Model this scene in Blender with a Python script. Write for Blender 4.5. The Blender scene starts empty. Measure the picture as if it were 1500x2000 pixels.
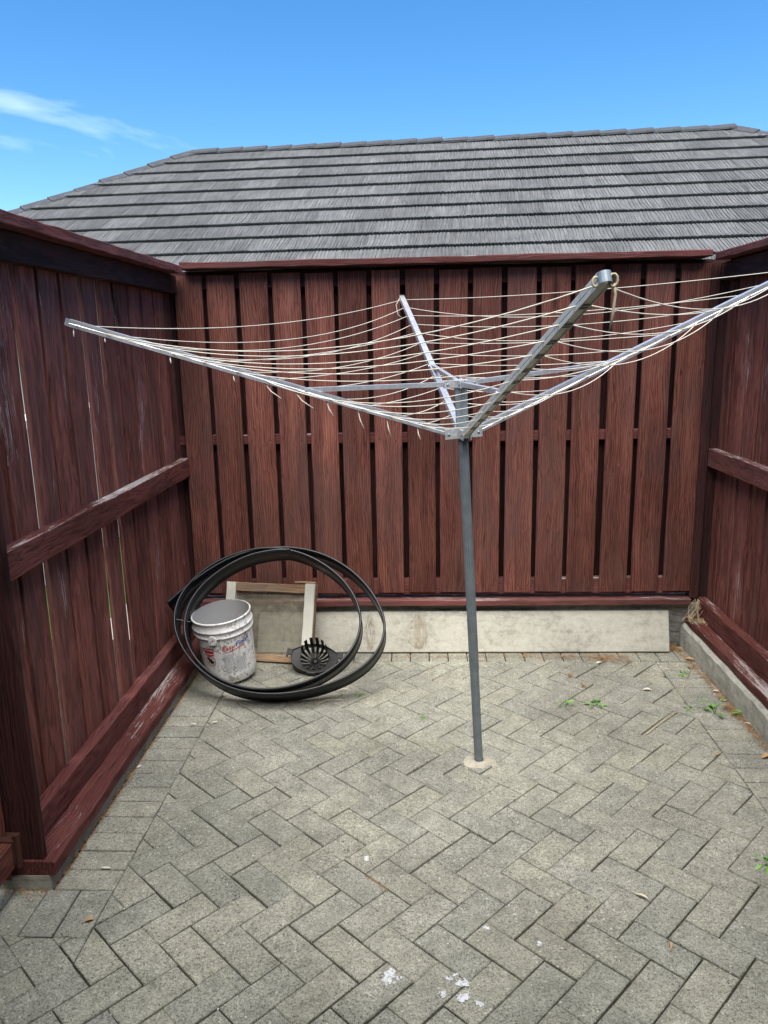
import bpy, bmesh, math, random
from mathutils import Vector, Matrix
rnd = random.Random(11)
SC = bpy.context.scene
COL = SC.collection
# ------------------------------------------------------------------ camera
FPX = 1513.2
YAW, PITCH, ROLL = math.radians(-2.70), math.radians(12.40), math.radians(1.164)
CH = 1.72
_f = Vector((math.sin(YAW)*math.cos(PITCH), math.cos(YAW)*math.cos(PITCH), -math.sin(PITCH)))
_r = Vector((math.cos(YAW), -math.sin(YAW), 0))
_d = -_r.cross(_f)
RGT = math.cos(ROLL)*_r + math.sin(ROLL)*_d
DWN = -math.sin(ROLL)*_r + math.cos(ROLL)*_d
FWD = _f
CAMP = Vector((0, 0, CH))
cd = bpy.data.cameras.new('camera'); cam = bpy.data.objects.new('camera', cd); COL.objects.link(cam)
cam.matrix_world = Matrix(((RGT.x, -DWN.x, -FWD.x, 0), (RGT.y, -DWN.y, -FWD.y, 0), (RGT.z, -DWN.z, -FWD.z, CH), (0, 0, 0, 1)))
cd.sensor_fit = 'VERTICAL'; cd.sensor_height = 24; cd.lens = FPX/2000*24
cd.clip_start = 0.05; cd.clip_end = 500
SC.camera = cam
SC.render.resolution_x = 768; SC.render.resolution_y = 1024
# ------------------------------------------------------------------ sky, sun, exposure
SUN_EL, SUN_AZ = math.radians(68), math.radians(184)      # azimuth clockwise from +Y (away from camera)
W = bpy.data.worlds.new('World'); SC.world = W; W.use_nodes = True
nt = W.node_tree; nt.nodes.clear()
def wn(t, **k):
    n = nt.nodes.new(t)
    for a, b in k.items(): setattr(n, a, b)
    return n
sky = wn('ShaderNodeTexSky', sky_type='NISHITA'); sky.sun_disc = False
sky.sun_elevation = SUN_EL; sky.sun_rotation = SUN_AZ
sky.air_density = 1.15; sky.dust_density = 0.0; sky.ozone_density = 3.2; sky.altitude = 1500
tc = wn('ShaderNodeTexCoord')
mp = wn('ShaderNodeMapping'); mp.inputs['Location'].default_value = (4.01, 1.7, 0.50); mp.inputs['Rotation'].default_value = (0.0, 0.22, 0.15); mp.inputs['Scale'].default_value = (1.3, 1.0, 4.2)
nz = wn('ShaderNodeTexNoise'); nz.inputs['Scale'].default_value = 1.75; nz.inputs['Detail'].default_value = 7; nz.inputs['Roughness'].default_value = .55; nz.inputs['Distortion'].default_value = .5
rp = wn('ShaderNodeValToRGB'); rp.color_ramp.elements[0].position = .61; rp.color_ramp.elements[0].color = (0, 0, 0, 1); rp.color_ramp.elements[1].position = .86; rp.color_ramp.elements[1].color = (.55, .55, .55, 1)
mx = wn('ShaderNodeMix', data_type='RGBA'); mx.inputs[7].default_value = (8.5, 9.3, 10, 1)
bg = wn('ShaderNodeBackground'); bg.inputs['Strength'].default_value = 0.095
wo = wn('ShaderNodeOutputWorld')
ln = nt.links.new
ln(tc.outputs['Generated'], mp.inputs['Vector']); ln(mp.outputs[0], nz.inputs['Vector']); ln(nz.outputs['Fac'], rp.inputs[0])
ln(rp.outputs[0], mx.inputs[0]); hv = wn('ShaderNodeHueSaturation'); hv.inputs['Saturation'].default_value = 1.30; ln(sky.outputs[0], hv.inputs['Color']); ln(hv.outputs[0], mx.inputs[6]); ln(mx.outputs[2], bg.inputs['Color']); ln(bg.outputs[0], wo.inputs[0])
sd = bpy.data.lights.new('sun', 'SUN'); sd.energy = 3.8; sd.angle = math.radians(65); sd.color = (1.0, .945, .85)
so = bpy.data.objects.new('sun', sd); COL.objects.link(so)
sdir = Vector((math.sin(SUN_AZ)*math.cos(SUN_EL), math.cos(SUN_AZ)*math.cos(SUN_EL), math.sin(SUN_EL)))
so.rotation_euler = sdir.to_track_quat('Z', 'Y').to_euler(); so.location = sdir*30
vs = SC.view_settings
vs.view_transform = 'Standard'; vs.look = 'None'; vs.gamma = 1; vs.use_curve_mapping = False; vs.exposure = 1.25

# ------------------------------------------------------------------ pixel geometry of the place (measured from the view)
def ray(x, y): return RGT*((x-750)/FPX) + DWN*((y-1000)/FPX) + FWD
def gz(x, y, z=0.0):
    d = ray(x, y); return CAMP + d*((z-CH)/d.z)
def onplane(x, y, P, n):
    d = ray(x, y); return CAMP + d*((P-CAMP).dot(n)/d.dot(n))
def pj(P):
    v = Vector(P)-CAMP; w = v.dot(FWD); return (750+FPX*v.dot(RGT)/w, 1000+FPX*v.dot(DWN)/w)
# ------------------------------------------------------------------ helpers
def link(name, me, mat=None, parent=None, loc=None, rot=None):
    o = bpy.data.objects.new(name, me); COL.objects.link(o)
    if mat and me is not None and not me.materials: me.materials.append(mat)
    if parent: o.parent = parent
    if loc is not None: o.location = loc
    if rot is not None: o.rotation_euler = rot
    return o
def tag(o, label=None, cat=None, group=None, kind=None):
    if label: o['label'] = label
    if cat: o['category'] = cat
    if group: o['group'] = group
    if kind: o['kind'] = kind
    return o
def empty(name, loc=(0, 0, 0)):
    o = bpy.data.objects.new(name, None); COL.objects.link(o); o.location = loc; o.empty_display_size = .1
    return o
class MB:
    def __init__(s): s.v = []; s.f = []
    def add(s, V, F):
        b = len(s.v); s.v += [tuple(v) for v in V]; s.f += [tuple(b+i for i in f) for f in F]; return s
    def box(s, a, b):
        x0, y0, z0 = a; x1, y1, z1 = b
        return s.add([(x0,y0,z0),(x1,y0,z0),(x1,y1,z0),(x0,y1,z0),(x0,y0,z1),(x1,y0,z1),(x1,y1,z1),(x0,y1,z1)],
                     [(0,3,2,1),(4,5,6,7),(0,1,5,4),(1,2,6,5),(2,3,7,6),(3,0,4,7)])
    def tube(s, pts, r, n=6, closed=False, cap=True):
        pts = [Vector(p) for p in pts]; m = len(pts); rs = r if isinstance(r, (list, tuple)) else [r]*m
        up = None; V = []
        for i, p in enumerate(pts):
            if closed: t = pts[(i+1) % m]-pts[i-1]
            else: t = pts[min(i+1, m-1)]-pts[max(i-1, 0)]
            t.normalize()
            if up is None:
                up = Vector((0, 0, 1)) if abs(t.z) < .9 else Vector((1, 0, 0))
            a = t.cross(up).normalized(); up = a.cross(t).normalized()
            for k in range(n):
                c = 2*math.pi*k/n; V.append(p + a*math.cos(c)*rs[i] + up*math.sin(c)*rs[i])
        F = []
        for i in range(m if closed else m-1):
            j = (i+1) % m
            for k in range(n):
                l = (k+1) % n; F.append((i*n+k, j*n+k, j*n+l, i*n+l))
        if cap and not closed:
            F.append(tuple(range(n))); F.append(tuple((m-1)*n+k for k in reversed(range(n))))
        return s.add(V, F)
    def sweep(s, pts, sides, prof, closed=False, cap=True):
        """prof: list of (a,b); sides: list of (A,B) axis vectors at each point"""
        n = len(prof); m = len(pts); V = []
        for p, (A, B) in zip(pts, sides):
            for a, b in prof: V.append(Vector(p)+A*a+B*b)
        F = []
        for i in range(m if closed else m-1):
            j = (i+1) % m
            for k in range(n):
                l = (k+1) % n; F.append((i*n+k, j*n+k, j*n+l, i*n+l))
        if cap and not closed:
            F.append(tuple(range(n))); F.append(tuple((m-1)*n+k for k in reversed(range(n))))
        return s.add(V, F)
    def lathe(s, prof, n=40, c=(0, 0)):
        V = []; m = len(prof)
        for r, z in prof:
            for k in range(n):
                a = 2*math.pi*k/n; V.append((c[0]+r*math.cos(a), c[1]+r*math.sin(a), z))
        F = []
        for i in range(m-1):
            for k in range(n):
                l = (k+1) % n; F.append((i*n+k, i*n+l, (i+1)*n+l, (i+1)*n+k))
        return s.add(V, F)
    def mesh(s, name, smooth=False, fix=True):
        me = bpy.data.meshes.new(name); me.from_pydata(s.v, [], s.f); me.update()
        if fix:
            b = bmesh.new(); b.from_mesh(me); bmesh.ops.recalc_face_normals(b, faces=b.faces); b.to_mesh(me); b.free()
        if smooth: me.polygons.foreach_set('use_smooth', [True]*len(me.polygons))
        return me
    def build(s, name, mat, parent=None, smooth=False, loc=None, rot=None, fix=True):
        return link(name, s.mesh(name, smooth, fix), mat, parent, loc, rot)
# ------------------------------------------------------------------ materials
class NT:
    def __init__(s, name):
        s.m = bpy.data.materials.new(name); s.m.use_nodes = True; s.t = s.m.node_tree
        s.b = s.t.nodes['Principled BSDF']; s.out = s.t.nodes['Material Output']
    def n(s, t, **k):
        o = s.t.nodes.new(t)
        for a, b in k.items():
            if a.startswith('i_'):
                key = a[2:]; o.inputs[int(key) if key.isdigit() else key].default_value = b
            else: setattr(o, a, b)
        return o
    def l(s, a, b): s.t.links.new(a, b)
    def noise(s, vec, scale, detail=4, rough=.6, dist=0):
        o = s.n('ShaderNodeTexNoise', i_Scale=scale, i_Detail=detail, i_Roughness=rough, i_Distortion=dist)
        if vec is not None: s.l(vec, o.inputs['Vector'])
        return o.outputs['Fac']
    def ramp(s, fac, stops):
        o = s.n('ShaderNodeValToRGB'); e = o.color_ramp.elements
        while len(e) < len(stops): e.new(.5)
        for k, (p, c) in enumerate(stops):
            e[k].position = p; e[k].color = (c, c, c, 1) if isinstance(c, (int, float)) else (*c, 1)
        s.l(fac, o.inputs[0]); return o.outputs[0]
    def mix(s, fac, a, b, mode='MIX'):
        o = s.n('ShaderNodeMix', data_type='RGBA', blend_type=mode)
        for sock, v in ((0, fac), (6, a), (7, b)):
            if isinstance(v, (int, float)): o.inputs[sock].default_value = v
            elif isinstance(v, tuple): o.inputs[sock].default_value = (*v, 1)
            else: s.l(v, o.inputs[sock])
        return o.outputs[2]
    def math(s, op, a, b=0.5, c=None):
        o = s.n('ShaderNodeMath', operation=op)
        for i, v in enumerate((a, b, c)):
            if v is None: continue
            if isinstance(v, (int, float)): o.inputs[i].default_value = v
            else: s.l(v, o.inputs[i])
        return o.outputs[0]
    def mapping(s, vec, scale=(1, 1, 1), loc=(0, 0, 0)):
        o = s.n('ShaderNodeMapping'); o.inputs['Scale'].default_value = scale; o.inputs['Location'].default_value = loc
        s.l(vec, o.inputs['Vector']); return o.outputs[0]
    def bump(s, h, strength=.5, dist=.002):
        o = s.n('ShaderNodeBump', i_Strength=strength, i_Distance=dist); s.l(h, o.inputs['Height'])
        s.l(o.outputs[0], s.b.inputs['Normal'])
    def col(s, c):
        if isinstance(c, tuple): s.b.inputs['Base Color'].default_value = (*c, 1)
        else: s.l(c, s.b.inputs['Base Color'])
    def rough(s, r):
        if isinstance(r, (int, float)): s.b.inputs['Roughness'].default_value = r
        else: s.l(r, s.b.inputs['Roughness'])
def objcoord(t, spread=40):
    tcn = t.n('ShaderNodeTexCoord'); oi = t.n('ShaderNodeObjectInfo')
    a = t.n('ShaderNodeVectorMath', operation='SCALE'); a.inputs[0].default_value = (spread, spread*1.7, spread*.6); t.l(oi.outputs['Random'], a.inputs['Scale'])
    b = t.n('ShaderNodeVectorMath', operation='ADD'); t.l(tcn.outputs['Object'], b.inputs[0]); t.l(a.outputs[0], b.inputs[1])
    return b.outputs[0], oi.outputs['Random']
def wood(name, dark, mid, light, wear=0.0, wearcol=(.42, .39, .37), top=False, tone=.35, vert_wear=.0):
    t = NT(name); v, r = objcoord(t)
    dn_ = t.n('ShaderNodeTexNoise', i_Scale=1.0, i_Detail=3.0, i_Roughness=.55); t.l(t.mapping(v, (7, 7, 2.6), (3, 1, 5)), dn_.inputs['Vector'])
    ds = t.n('ShaderNodeVectorMath', operation='MULTIPLY_ADD'); t.l(dn_.outputs['Color'], ds.inputs[0]); ds.inputs[1].default_value = (.055, .055, 0); t.l(v, ds.inputs[2]); v = ds.outputs[0]
    g1 = t.noise(t.mapping(v, (165, 165, 5.5)), 1, 6, .70)
    g2 = t.noise(t.mapping(v, (16, 16, .55)), 1, 4, .55, .6)
    big = t.noise(t.mapping(v, (3.5, 3.5, 1.3)), 1, 3, .5)
    wv = t.n('ShaderNodeTexWave', wave_type='BANDS', bands_direction='X', i_Scale=5.0, i_Distortion=9.0, i_Detail=2.5)
    wv.inputs['Detail Scale'].default_value = 1.2; t.l(t.mapping(v, (5, 5, .42)), wv.inputs['Vector'])
    ring = t.ramp(wv.outputs['Fac'], [(0, .0), (.55, .75), (1, 1)])
    fac = t.math('ADD', t.math('MULTIPLY', g1, .58), t.math('ADD', t.math('MULTIPLY', g2, .36), t.math('MULTIPLY', ring, .11)))
    c = t.ramp(fac, [(.34, dark), (.52, mid), (.73, light)])
    tn = t.math('ADD', t.math('MULTIPLY', big, .75), t.math('MULTIPLY', r, tone*1.3))
    c = t.mix(1.0, c, t.ramp(tn, [(.22, .52), (.56, .98), (.90, 1.48)]), 'MULTIPLY')
    pg = t.noise(t.mapping(v, (4.5, 4.5, 1.7), (8, 1, 3)), 1, 4, .6)
    c = t.mix(t.math('MULTIPLY', t.ramp(t.math('ADD', pg, t.math('MULTIPLY', r, .14)), [(.52, 0), (.74, .55)]), 1.0), c, tuple(.55*x+.45*sum(mid)/3 for x in mid))
    # fine drying cracks along the grain
    cr = t.noise(t.mapping(v, (150, 150, 6.0), (5, 2, 1)), 1, 3, .55)
    c = t.mix(t.ramp(cr, [(.30, .70), (.385, 0)]), c, tuple(x*.3 for x in dark))
    kv = t.n('ShaderNodeTexVoronoi', i_Scale=1.0); t.l(t.mapping(v, (9, 9, 1.9), (2, 4, 6)), kv.inputs['Vector'])
    kc = t.n('ShaderNodeSeparateColor'); t.l(kv.outputs['Color'], kc.inputs[0])
    kn_ = t.math('MULTIPLY', t.ramp(kv.outputs['Distance'], [(.10, 1), (.20, .35), (.30, 0)]), t.ramp(kc.outputs[0], [(.80, 0), (.84, 1)]))
    c = t.mix(t.math('MULTIPLY', kn_, .75), c, tuple(x*.5 for x in dark))
    if wear > 0:
        wn_ = t.noise(t.mapping(v, (120, 120, 4.5), (9, 3, 7)), 1, 6, .78)
        wl = t.noise(t.mapping(v, (6, 6, 1.6), (1, 8, 2)), 1, 3, .5)
        w = t.math('ADD', t.math('MULTIPLY', wn_, .6), t.math('MULTIPLY', wl, .5))
        if top:
            ge = t.n('ShaderNodeNewGeometry'); sx = t.n('ShaderNodeSeparateXYZ'); t.l(ge.outputs['True Normal'], sx.inputs[0])
            up = t.ramp(sx.outputs['Z'], [(.35, vert_wear), (.75, 1)])
            w = t.math('SUBTRACT', t.math('ADD', w, t.math('MULTIPLY', up, .16)), .16)
        th = .735-.17*wear
        c = t.mix(t.ramp(w, [(th, 0), (th+.025, .9)]), c, wearcol)
    t.col(c); t.rough(.78); t.b.inputs['Specular IOR Level'].default_value = .16
    t.bump(t.math('ADD', t.math('MULTIPLY', g1, .8), t.math('MULTIPLY', cr, .7)), .75, .0035)
    return t.m
RD, RM, RL = (.030, .0105, .008), (.115, .039, .0285), (.225, .090, .066)
M = {}
M['wood'] = wood('red_stained_timber', RD, RM, RL, wear=.10, wearcol=(.36, .30, .30))
M['wood_old'] = wood('weathered_red_timber', (.028, .0105, .009), (.122, .041, .033), (.24, .092, .073), wear=.34, wearcol=(.36, .30, .30), tone=.45)
M['wood_worn'] = wood('worn_red_timber', (.030, .011, .010), (.120, .038, .034), (.21, .078, .07), wear=.78, wearcol=(.36, .33, .32), top=True)
M['wood_bare_top'] = wood('bare_topped_red_timber', (.030, .011, .010), (.120, .038, .032), (.21, .078, .066), wear=1.0, wearcol=(.38, .35, .335), top=True)
M['wood_shaded'] = wood('shaded_red_timber', (.012, .005, .005), (.038, .015, .014), (.085, .031, .028), wear=.12, wearcol=(.2, .17, .17))  # red timber with deep shade put into its colour: board gaps, end faces
M['bare'] = wood('bare_aged_timber', (.10, .055, .028), (.27, .165, .095), (.42, .29, .18), wear=.1, wearcol=(.45, .42, .36))
M['bare2'] = wood('dark_bare_timber', (.10, .06, .035), (.25, .16, .098), (.38, .265, .17), wear=.1, wearcol=(.4, .36, .3))
def simple(name, c, rough=.6, metal=0, spec=.4, var=.12, scale=30, bump=0, bs=120, bd=.001):
    t = NT(name); tcn = t.n('ShaderNodeTexCoord')
    n = t.noise(tcn.outputs['Object'], scale, 5, .6)
    t.col(t.mix(1, c, t.ramp(n, [(.3, 1-var), (.7, 1+var)]), 'MULTIPLY'))
    t.rough(rough); t.b.inputs['Metallic'].default_value = metal; t.b.inputs['Specular IOR Level'].default_value = spec
    if bump: t.bump(t.noise(tcn.outputs['Object'], bs, 4, .6), bump, bd)
    return t.m
M['alu'] = simple('weathered_aluminium', (.62, .64, .67), .42, .75, .5, .18, 45)
M['alu_dirty'] = simple('grimy_aluminium', (.64, .64, .58), .6, .15, .4, .10, 25)
M['alu_side'] = simple('dull_aluminium_edge', (.68, .66, .58), .6, .0, .4, .25, 60)
M['steel'] = simple('grey_galvanised_tube', (.17, .20, .22), .5, .25, .45, .18, 25)
M['steel2'] = simple('pale_galvanised_tube', (.25, .30, .33), .45, .4, .45, .15, 30)
M['cast'] = simple('cast_aluminium', (.50, .51, .51), .5, .5, .45, .25, 60, .2)
M['cord'] = simple('cream_plastic_cord', (.64, .61, .51), .5, 0, .4, .1, 20)
M['cord_old'] = simple('grimy_cord', (.42, .37, .25), .6, 0, .4, .2, 40)
M['black'] = simple('black_polyethylene', (.009, .010, .013), .33, 0, .45, .25, 12, .05, 60)
M['black2'] = simple('black_moulded_plastic', (.005, .005, .006), .45, 0, .3, .2, 30)
M['nail'] = simple('rusty_nail', (.05, .035, .03), .7, .3)
M['red'] = simple('red_print', (.50, .025, .02), .5, 0, .4, .15, 90)
M['blue'] = simple('blue_print', (.03, .06, .28), .5, 0, .4, .15, 90)
M['ink'] = simple('faded_black_print', (.24, .24, .25), .6, 0, .3, .2, 90)
M['inkblack'] = simple('black_print', (.02, .02, .02), .6, 0, .3, .2, 90)
M['white'] = simple('white_print', (.72, .70, .70), .6, 0, .3, .08, 90)
M['paint'] = simple('spilt_white_paint', (.56, .575, .60), .8, 0, .2, .35, 90)
def mat_wornpaint():
    t = NT('worn_white_paint'); tr = t.n('ShaderNodeBsdfTransparent'); ms = t.n('ShaderNodeMixShader'); ge = t.n('ShaderNodeNewGeometry')
    n = t.noise(ge.outputs['Position'], 150, 4, .7); t.col((.58, .59, .61)); t.rough(.85)
    t.l(t.ramp(n, [(.34, .25), (.50, .97)]), ms.inputs[0]); t.l(tr.outputs[0], ms.inputs[1]); t.l(t.b.outputs[0], ms.inputs[2]); t.l(ms.outputs[0], t.out.inputs[0])
    return t.m
M['paint'] = mat_wornpaint()
M['dry'] = simple('dry_leaf', (.42, .26, .13), .8, 0, .2, .3, 40)
M['pale_leaf'] = simple('bleached_leaf', (.58, .52, .40), .8, 0, .2, .2, 40)
M['needle'] = simple('dry_needles', (.30, .17, .075), .8, 0, .2, .35, 15)
M['root'] = simple('dead_rootlets', (.33, .27, .20), .8, 0, .2, .3, 15)
M['straw'] = simple('dry_straw', (.48, .38, .22), .8, 0, .2, .25, 15)
M['chip'] = simple('pale_chip', (.62, .60, .54), .8, 0, .2, .15, 40)
M['shell'] = simple('snail_shell', (.40, .33, .27), .5, 0, .4, .25, 90)
M['wallwhite'] = simple('white_render', (.72, .72, .70), .85, 0, .2, .06, 4)
M['brickhouse'] = simple('cream_house_wall', (.50, .46, .40), .85, 0, .2, .08, 6)
M['gutter'] = simple('grey_gutter', (.30, .31, .32), .5, 0, .4, .1, 6)
def mat_leaf():
    t = NT('weed_leaf'); v, r = objcoord(t)
    t.col(t.ramp(t.noise(v, 45, 3), [(.3, (.08, .22, .03)), (.7, (.19, .40, .08))])); t.rough(.5)
    t.b.inputs['Subsurface Weight'].default_value = 0.0
    return t.m
M['leaf'] = mat_leaf()
def mat_paver():
    t = NT('concrete_paver'); ge = t.n('ShaderNodeNewGeometry'); P = ge.outputs['Position']; oi = t.n('ShaderNodeObjectInfo')
    sp = t.noise(P, 185, 3, .8); sp2 = t.noise(P, 78, 4, .78); md = t.noise(P, 17, 5, .65); lg = t.noise(P, 1.9, 4, .6); yl = t.noise(t.mapping(P, (1, 1, 1), (7, 3, 1)), 3.2, 4, .6)
    c = t.ramp(t.math('ADD', t.math('MULTIPLY', sp, .62), t.math('MULTIPLY', sp2, .38)), [(.38, (.045, .045, .039)), (.445, (.208, .207, .171)), (.535, (.338, .336, .282)), (.66, (.51, .505, .43))])
    c = t.mix(1, c, t.ramp(md, [(.3, .74), (.7, 1.18)]), 'MULTIPLY')
    c = t.mix(1, c, t.ramp(lg, [(.32, .72), (.62, 1.10)]), 'MULTIPLY')
    c = t.mix(t.ramp(yl, [(.45, 0), (.75, .22)]), c, (.285, .285, .215))
    c = t.mix(1, c, t.ramp(oi.outputs['Random'], [(0, (.91, .92, .935)), (.35, (.98, .98, .98)), (.7, (1.02, 1.015, 1.0)), (1, (1.07, 1.06, 1.02))]), 'MULTIPLY')
    st = t.noise(t.mapping(P, (1, 1, 1), (2, 9, 4)), 5.5, 5, .65, .4)
    c = t.mix(t.ramp(st, [(.60, 0), (.72, .32)]), c, (.10, .10, .105))
    vo = t.n('ShaderNodeTexVoronoi', i_Scale=75.0); t.l(P, vo.inputs['Vector'])
    sx = t.n('ShaderNodeSeparateColor'); t.l(vo.outputs['Color'], sx.inputs[0])
    peb = t.math('MULTIPLY', t.ramp(vo.outputs['Distance'], [(.22, 1), (.34, 0)]), t.ramp(sx.outputs[0], [(.80, 0), (.84, 1)]))
    c = t.mix(t.math('MULTIPLY', peb, .8), c, t.ramp(sx.outputs[1], [(0, (.16, .15, .13)), (.5, (.42, .38, .30)), (1, (.60, .58, .54))]))
    t.col(c); t.rough(.93); t.b.inputs['Specular IOR Level'].default_value = .15
    t.bump(t.math('ADD', t.math('MULTIPLY', sp, .5), t.math('ADD', sp2, t.math('MULTIPLY', peb, .3))), .9, .006)
    return t.m
M['paver'] = mat_paver()
def mat_ground(name, stops, scale, bd=.004, s2=None):
    t = NT(name); ge = t.n('ShaderNodeNewGeometry'); P = ge.outputs['Position']
    n = t.math('ADD', t.math('MULTIPLY', t.noise(P, scale, 6, .7), .6), t.math('MULTIPLY', t.noise(P, scale/9, 4, .6), .4))
    t.col(t.ramp(n, stops)); t.rough(.95); t.b.inputs['Specular IOR Level'].default_value = .1; t.bump(n, .8, bd)
    return t.m
M['sand'] = mat_ground('joint_sand', [(.35, (.014, .013, .010)), (.5, (.045, .042, .032)), (.7, (.12, .11, .085))], 90)
M['lawn'] = mat_ground('lawn', [(.35, (.03, .07, .012)), (.6, (.09, .19, .035)), (.8, (.17, .26, .08))], 60, .01)
M['path'] = mat_ground('pale_path', [(.35, (.34, .32, .27)), (.7, (.52, .50, .44))], 50)
def mat_conc(name, a, b, c_, streak=.4, bd=.004, scale=22):
    t = NT(name); ge = t.n('ShaderNodeNewGeometry'); P = ge.outputs['Position']
    n1 = t.noise(P, scale, 6, .7); n2 = t.noise(P, 3.2, 4, .6); n3 = t.noise(P, 190, 3, .7)
    hs = t.noise(t.mapping(P, (5, 5, 38)), 1, 5, .7, .5)
    f = t.math('ADD', t.math('MULTIPLY', n1, .35), t.math('ADD', t.math('MULTIPLY', n2, .3), t.math('ADD', t.math('MULTIPLY', n3, .15), t.math('MULTIPLY', hs, .2))))
    t.col(t.ramp(f, [(.36, a), (.5, b), (.66, c_)])); t.rough(.93); t.b.inputs['Specular IOR Level'].default_value = .15
    t.bump(t.math('ADD', n1, t.math('ADD', t.math('MULTIPLY', n3, .35), t.math('MULTIPLY', hs, streak*2))), .8, bd)
    return t.m
M['conc'] = mat_conc('rough_concrete', (.10, .10, .09), (.26, .255, .225), (.40, .39, .35), 1.0, .012)
M['kerb'] = mat_conc('smooth_concrete', (.17, .168, .145), (.36, .355, .305), (.50, .49, .43), .3, .006)
M['mortar'] = mat_conc('pale_mortar', (.26, .235, .185), (.42, .39, .32), (.52, .49, .42), .1, .008, 55)
M['fibre'] = mat_conc('cream_fibre_cement', (.17, .163, .135), (.365, .355, .30), (.48, .468, .405), .1, .006, 30)
def mat_chipped(name, base, under, amt, scale=45, rough=.45):
    t = NT(name); v, r = objcoord(t, 7)
    n = t.noise(t.mapping(v, (1, 1, .7)), scale, 6, .72, .5); n2 = t.noise(v, scale/6, 4, .6)
    w = t.math('ADD', t.math('MULTIPLY', n, .68), t.math('MULTIPLY', n2, .34))
    c = t.mix(1, base, t.ramp(n2, [(.3, .88), (.7, 1.06)]), 'MULTIPLY')
    c = t.mix(t.ramp(w, [(.665-.13*amt, 0), (.70-.13*amt, .85)]), c, under)
    t.col(c); t.rough(rough); t.bump(n, .15, .001)
    return t.m
M['bucket'] = mat_chipped('white_bucket_plastic', (.74, .735, .73), (.30, .27, .22), 1.0, 65)
M['bucket_in'] = mat_chipped('cement_stained_plastic', (.40, .40, .40), (.52, .51, .49), .6, 25, .8)
M['creampaint'] = mat_chipped('chipped_cream_paint', (.62, .62, .54), (.22, .14, .08), .30, 55, .6)
def mat_screen():
    t = NT('fly_screen'); tr = t.n('ShaderNodeBsdfTransparent'); mxs = t.n('ShaderNodeMixShader')
    tcn = t.n('ShaderNodeTexCoord'); n = t.noise(tcn.outputs['Object'], 30, 4, .6)
    t.col(t.ramp(n, [(.3, (.26, .24, .17)), (.7, (.38, .35, .26))])); t.rough(.8)
    t.l(t.ramp(n, [(.3, .36), (.7, .52)]), mxs.inputs[0]); t.l(tr.outputs[0], mxs.inputs[1]); t.l(t.b.outputs[0], mxs.inputs[2]); t.l(mxs.outputs[0], t.out.inputs[0])
    return t.m
M['screen'] = mat_screen()
def mat_roof():
    t = NT('chip_coated_tile'); v, r = objcoord(t, 15)
    g = t.noise(t.mapping(v, (34, 2.2, 34)), 1, 5, .65, .3); f = t.noise(v, 140, 3, .7); b = t.noise(t.mapping(v, (3, 5, 3)), 1, 4, .6)
    k = t.math('ADD', t.math('MULTIPLY', g, .6), t.math('ADD', t.math('MULTIPLY', f, .2), t.math('MULTIPLY', b, .25)))
    c = t.ramp(k, [(.34, (.060, .061, .061)), (.52, (.118, .119, .117)), (.72, (.185, .185, .18))])
    c = t.mix(1, c, t.ramp(r, [(0, .82), (1, 1.14)]), 'MULTIPLY')
    t.col(c); t.rough(.9); t.b.inputs['Specular IOR Level'].default_value = .2; t.bump(f, .5, .003)
    return t.m
M['roof'] = mat_roof()
M['ridge'] = simple('ridge_tile', (.065, .067, .072), .85, 0, .25, .25, 18, .4, 120, .003)

# ------------------------------------------------------------------ timber: one piece, length along local Z
def timber_mesh(w, d, l, ch=.0025, rough=.0012, seg=8, seed=0, chew=0.0):
    r = random.Random(seed); V = []; F = []
    n = 8
    for i in range(seg+1):
        z = -l/2 + l*i/seg
        dx, dy = r.uniform(-rough, rough), r.uniform(-rough, rough)
        hw, hd = w/2+r.uniform(-rough, rough), d/2+r.uniform(-rough, rough)*.6
        c = ch*r.uniform(.6, 1.6+chew)
        c = min(c, hd*.8, hw*.8)
        for x, y in ((-hw+c, -hd), (hw-c, -hd), (hw, -hd+c), (hw, hd-c), (hw-c, hd), (-hw+c, hd), (-hw, hd-c), (-hw, -hd+c)):
            V.append((x+dx, y+dy, z + (r.uniform(-.002, .002) if i in (0, seg) else 0)))
    for i in range(seg):
        for k in range(n):
            q = (k+1) % n; F.append((i*n+k, i*n+q, (i+1)*n+q, (i+1)*n+k))
    F.append(tuple(reversed(range(n)))); F.append(tuple(seg*n+k for k in range(n)))
    return MB().add(V, F).mesh('timber')
_seed = [100]
def timber(name, x, y, z, mat, parent, axis=None, **kw):
    """axis-aligned piece given its three extents (lo,hi); length axis = longest unless given"""
    L = [x[1]-x[0], y[1]-y[0], z[1]-z[0]]; a = axis if axis is not None else L.index(max(L))
    _seed[0] += 1
    c = ((x[0]+x[1])/2, (y[0]+y[1])/2, (z[0]+z[1])/2)
    if a == 2: me = timber_mesh(L[0], L[1], L[2], seed=_seed[0], **kw); rot = (0, 0, 0)
    elif a == 0: me = timber_mesh(L[2], L[1], L[0], seed=_seed[0], **kw); rot = (0, math.pi/2, 0)
    else: me = timber_mesh(L[0], L[2], L[1], seed=_seed[0], **kw); rot = (math.pi/2, 0, 0)
    return link(name, me, M[mat], parent, c, rot)

# ================================================================== SETTING
g = MB().add([(-90, -60, -.07), (90, -60, -.07), (90, 120, -.07), (-90, 120, -.07)], [(0, 1, 2, 3)]).build('ground', M['lawn']); tag(g, 'green lawn all around the yard', 'ground', kind='structure')
p = MB().box((-2.05, -3, -.2), (-1.40, 9, -.03)).build('side_path', M['path']); tag(p, 'pale side path beyond the left fence', 'path', kind='structure')
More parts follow.
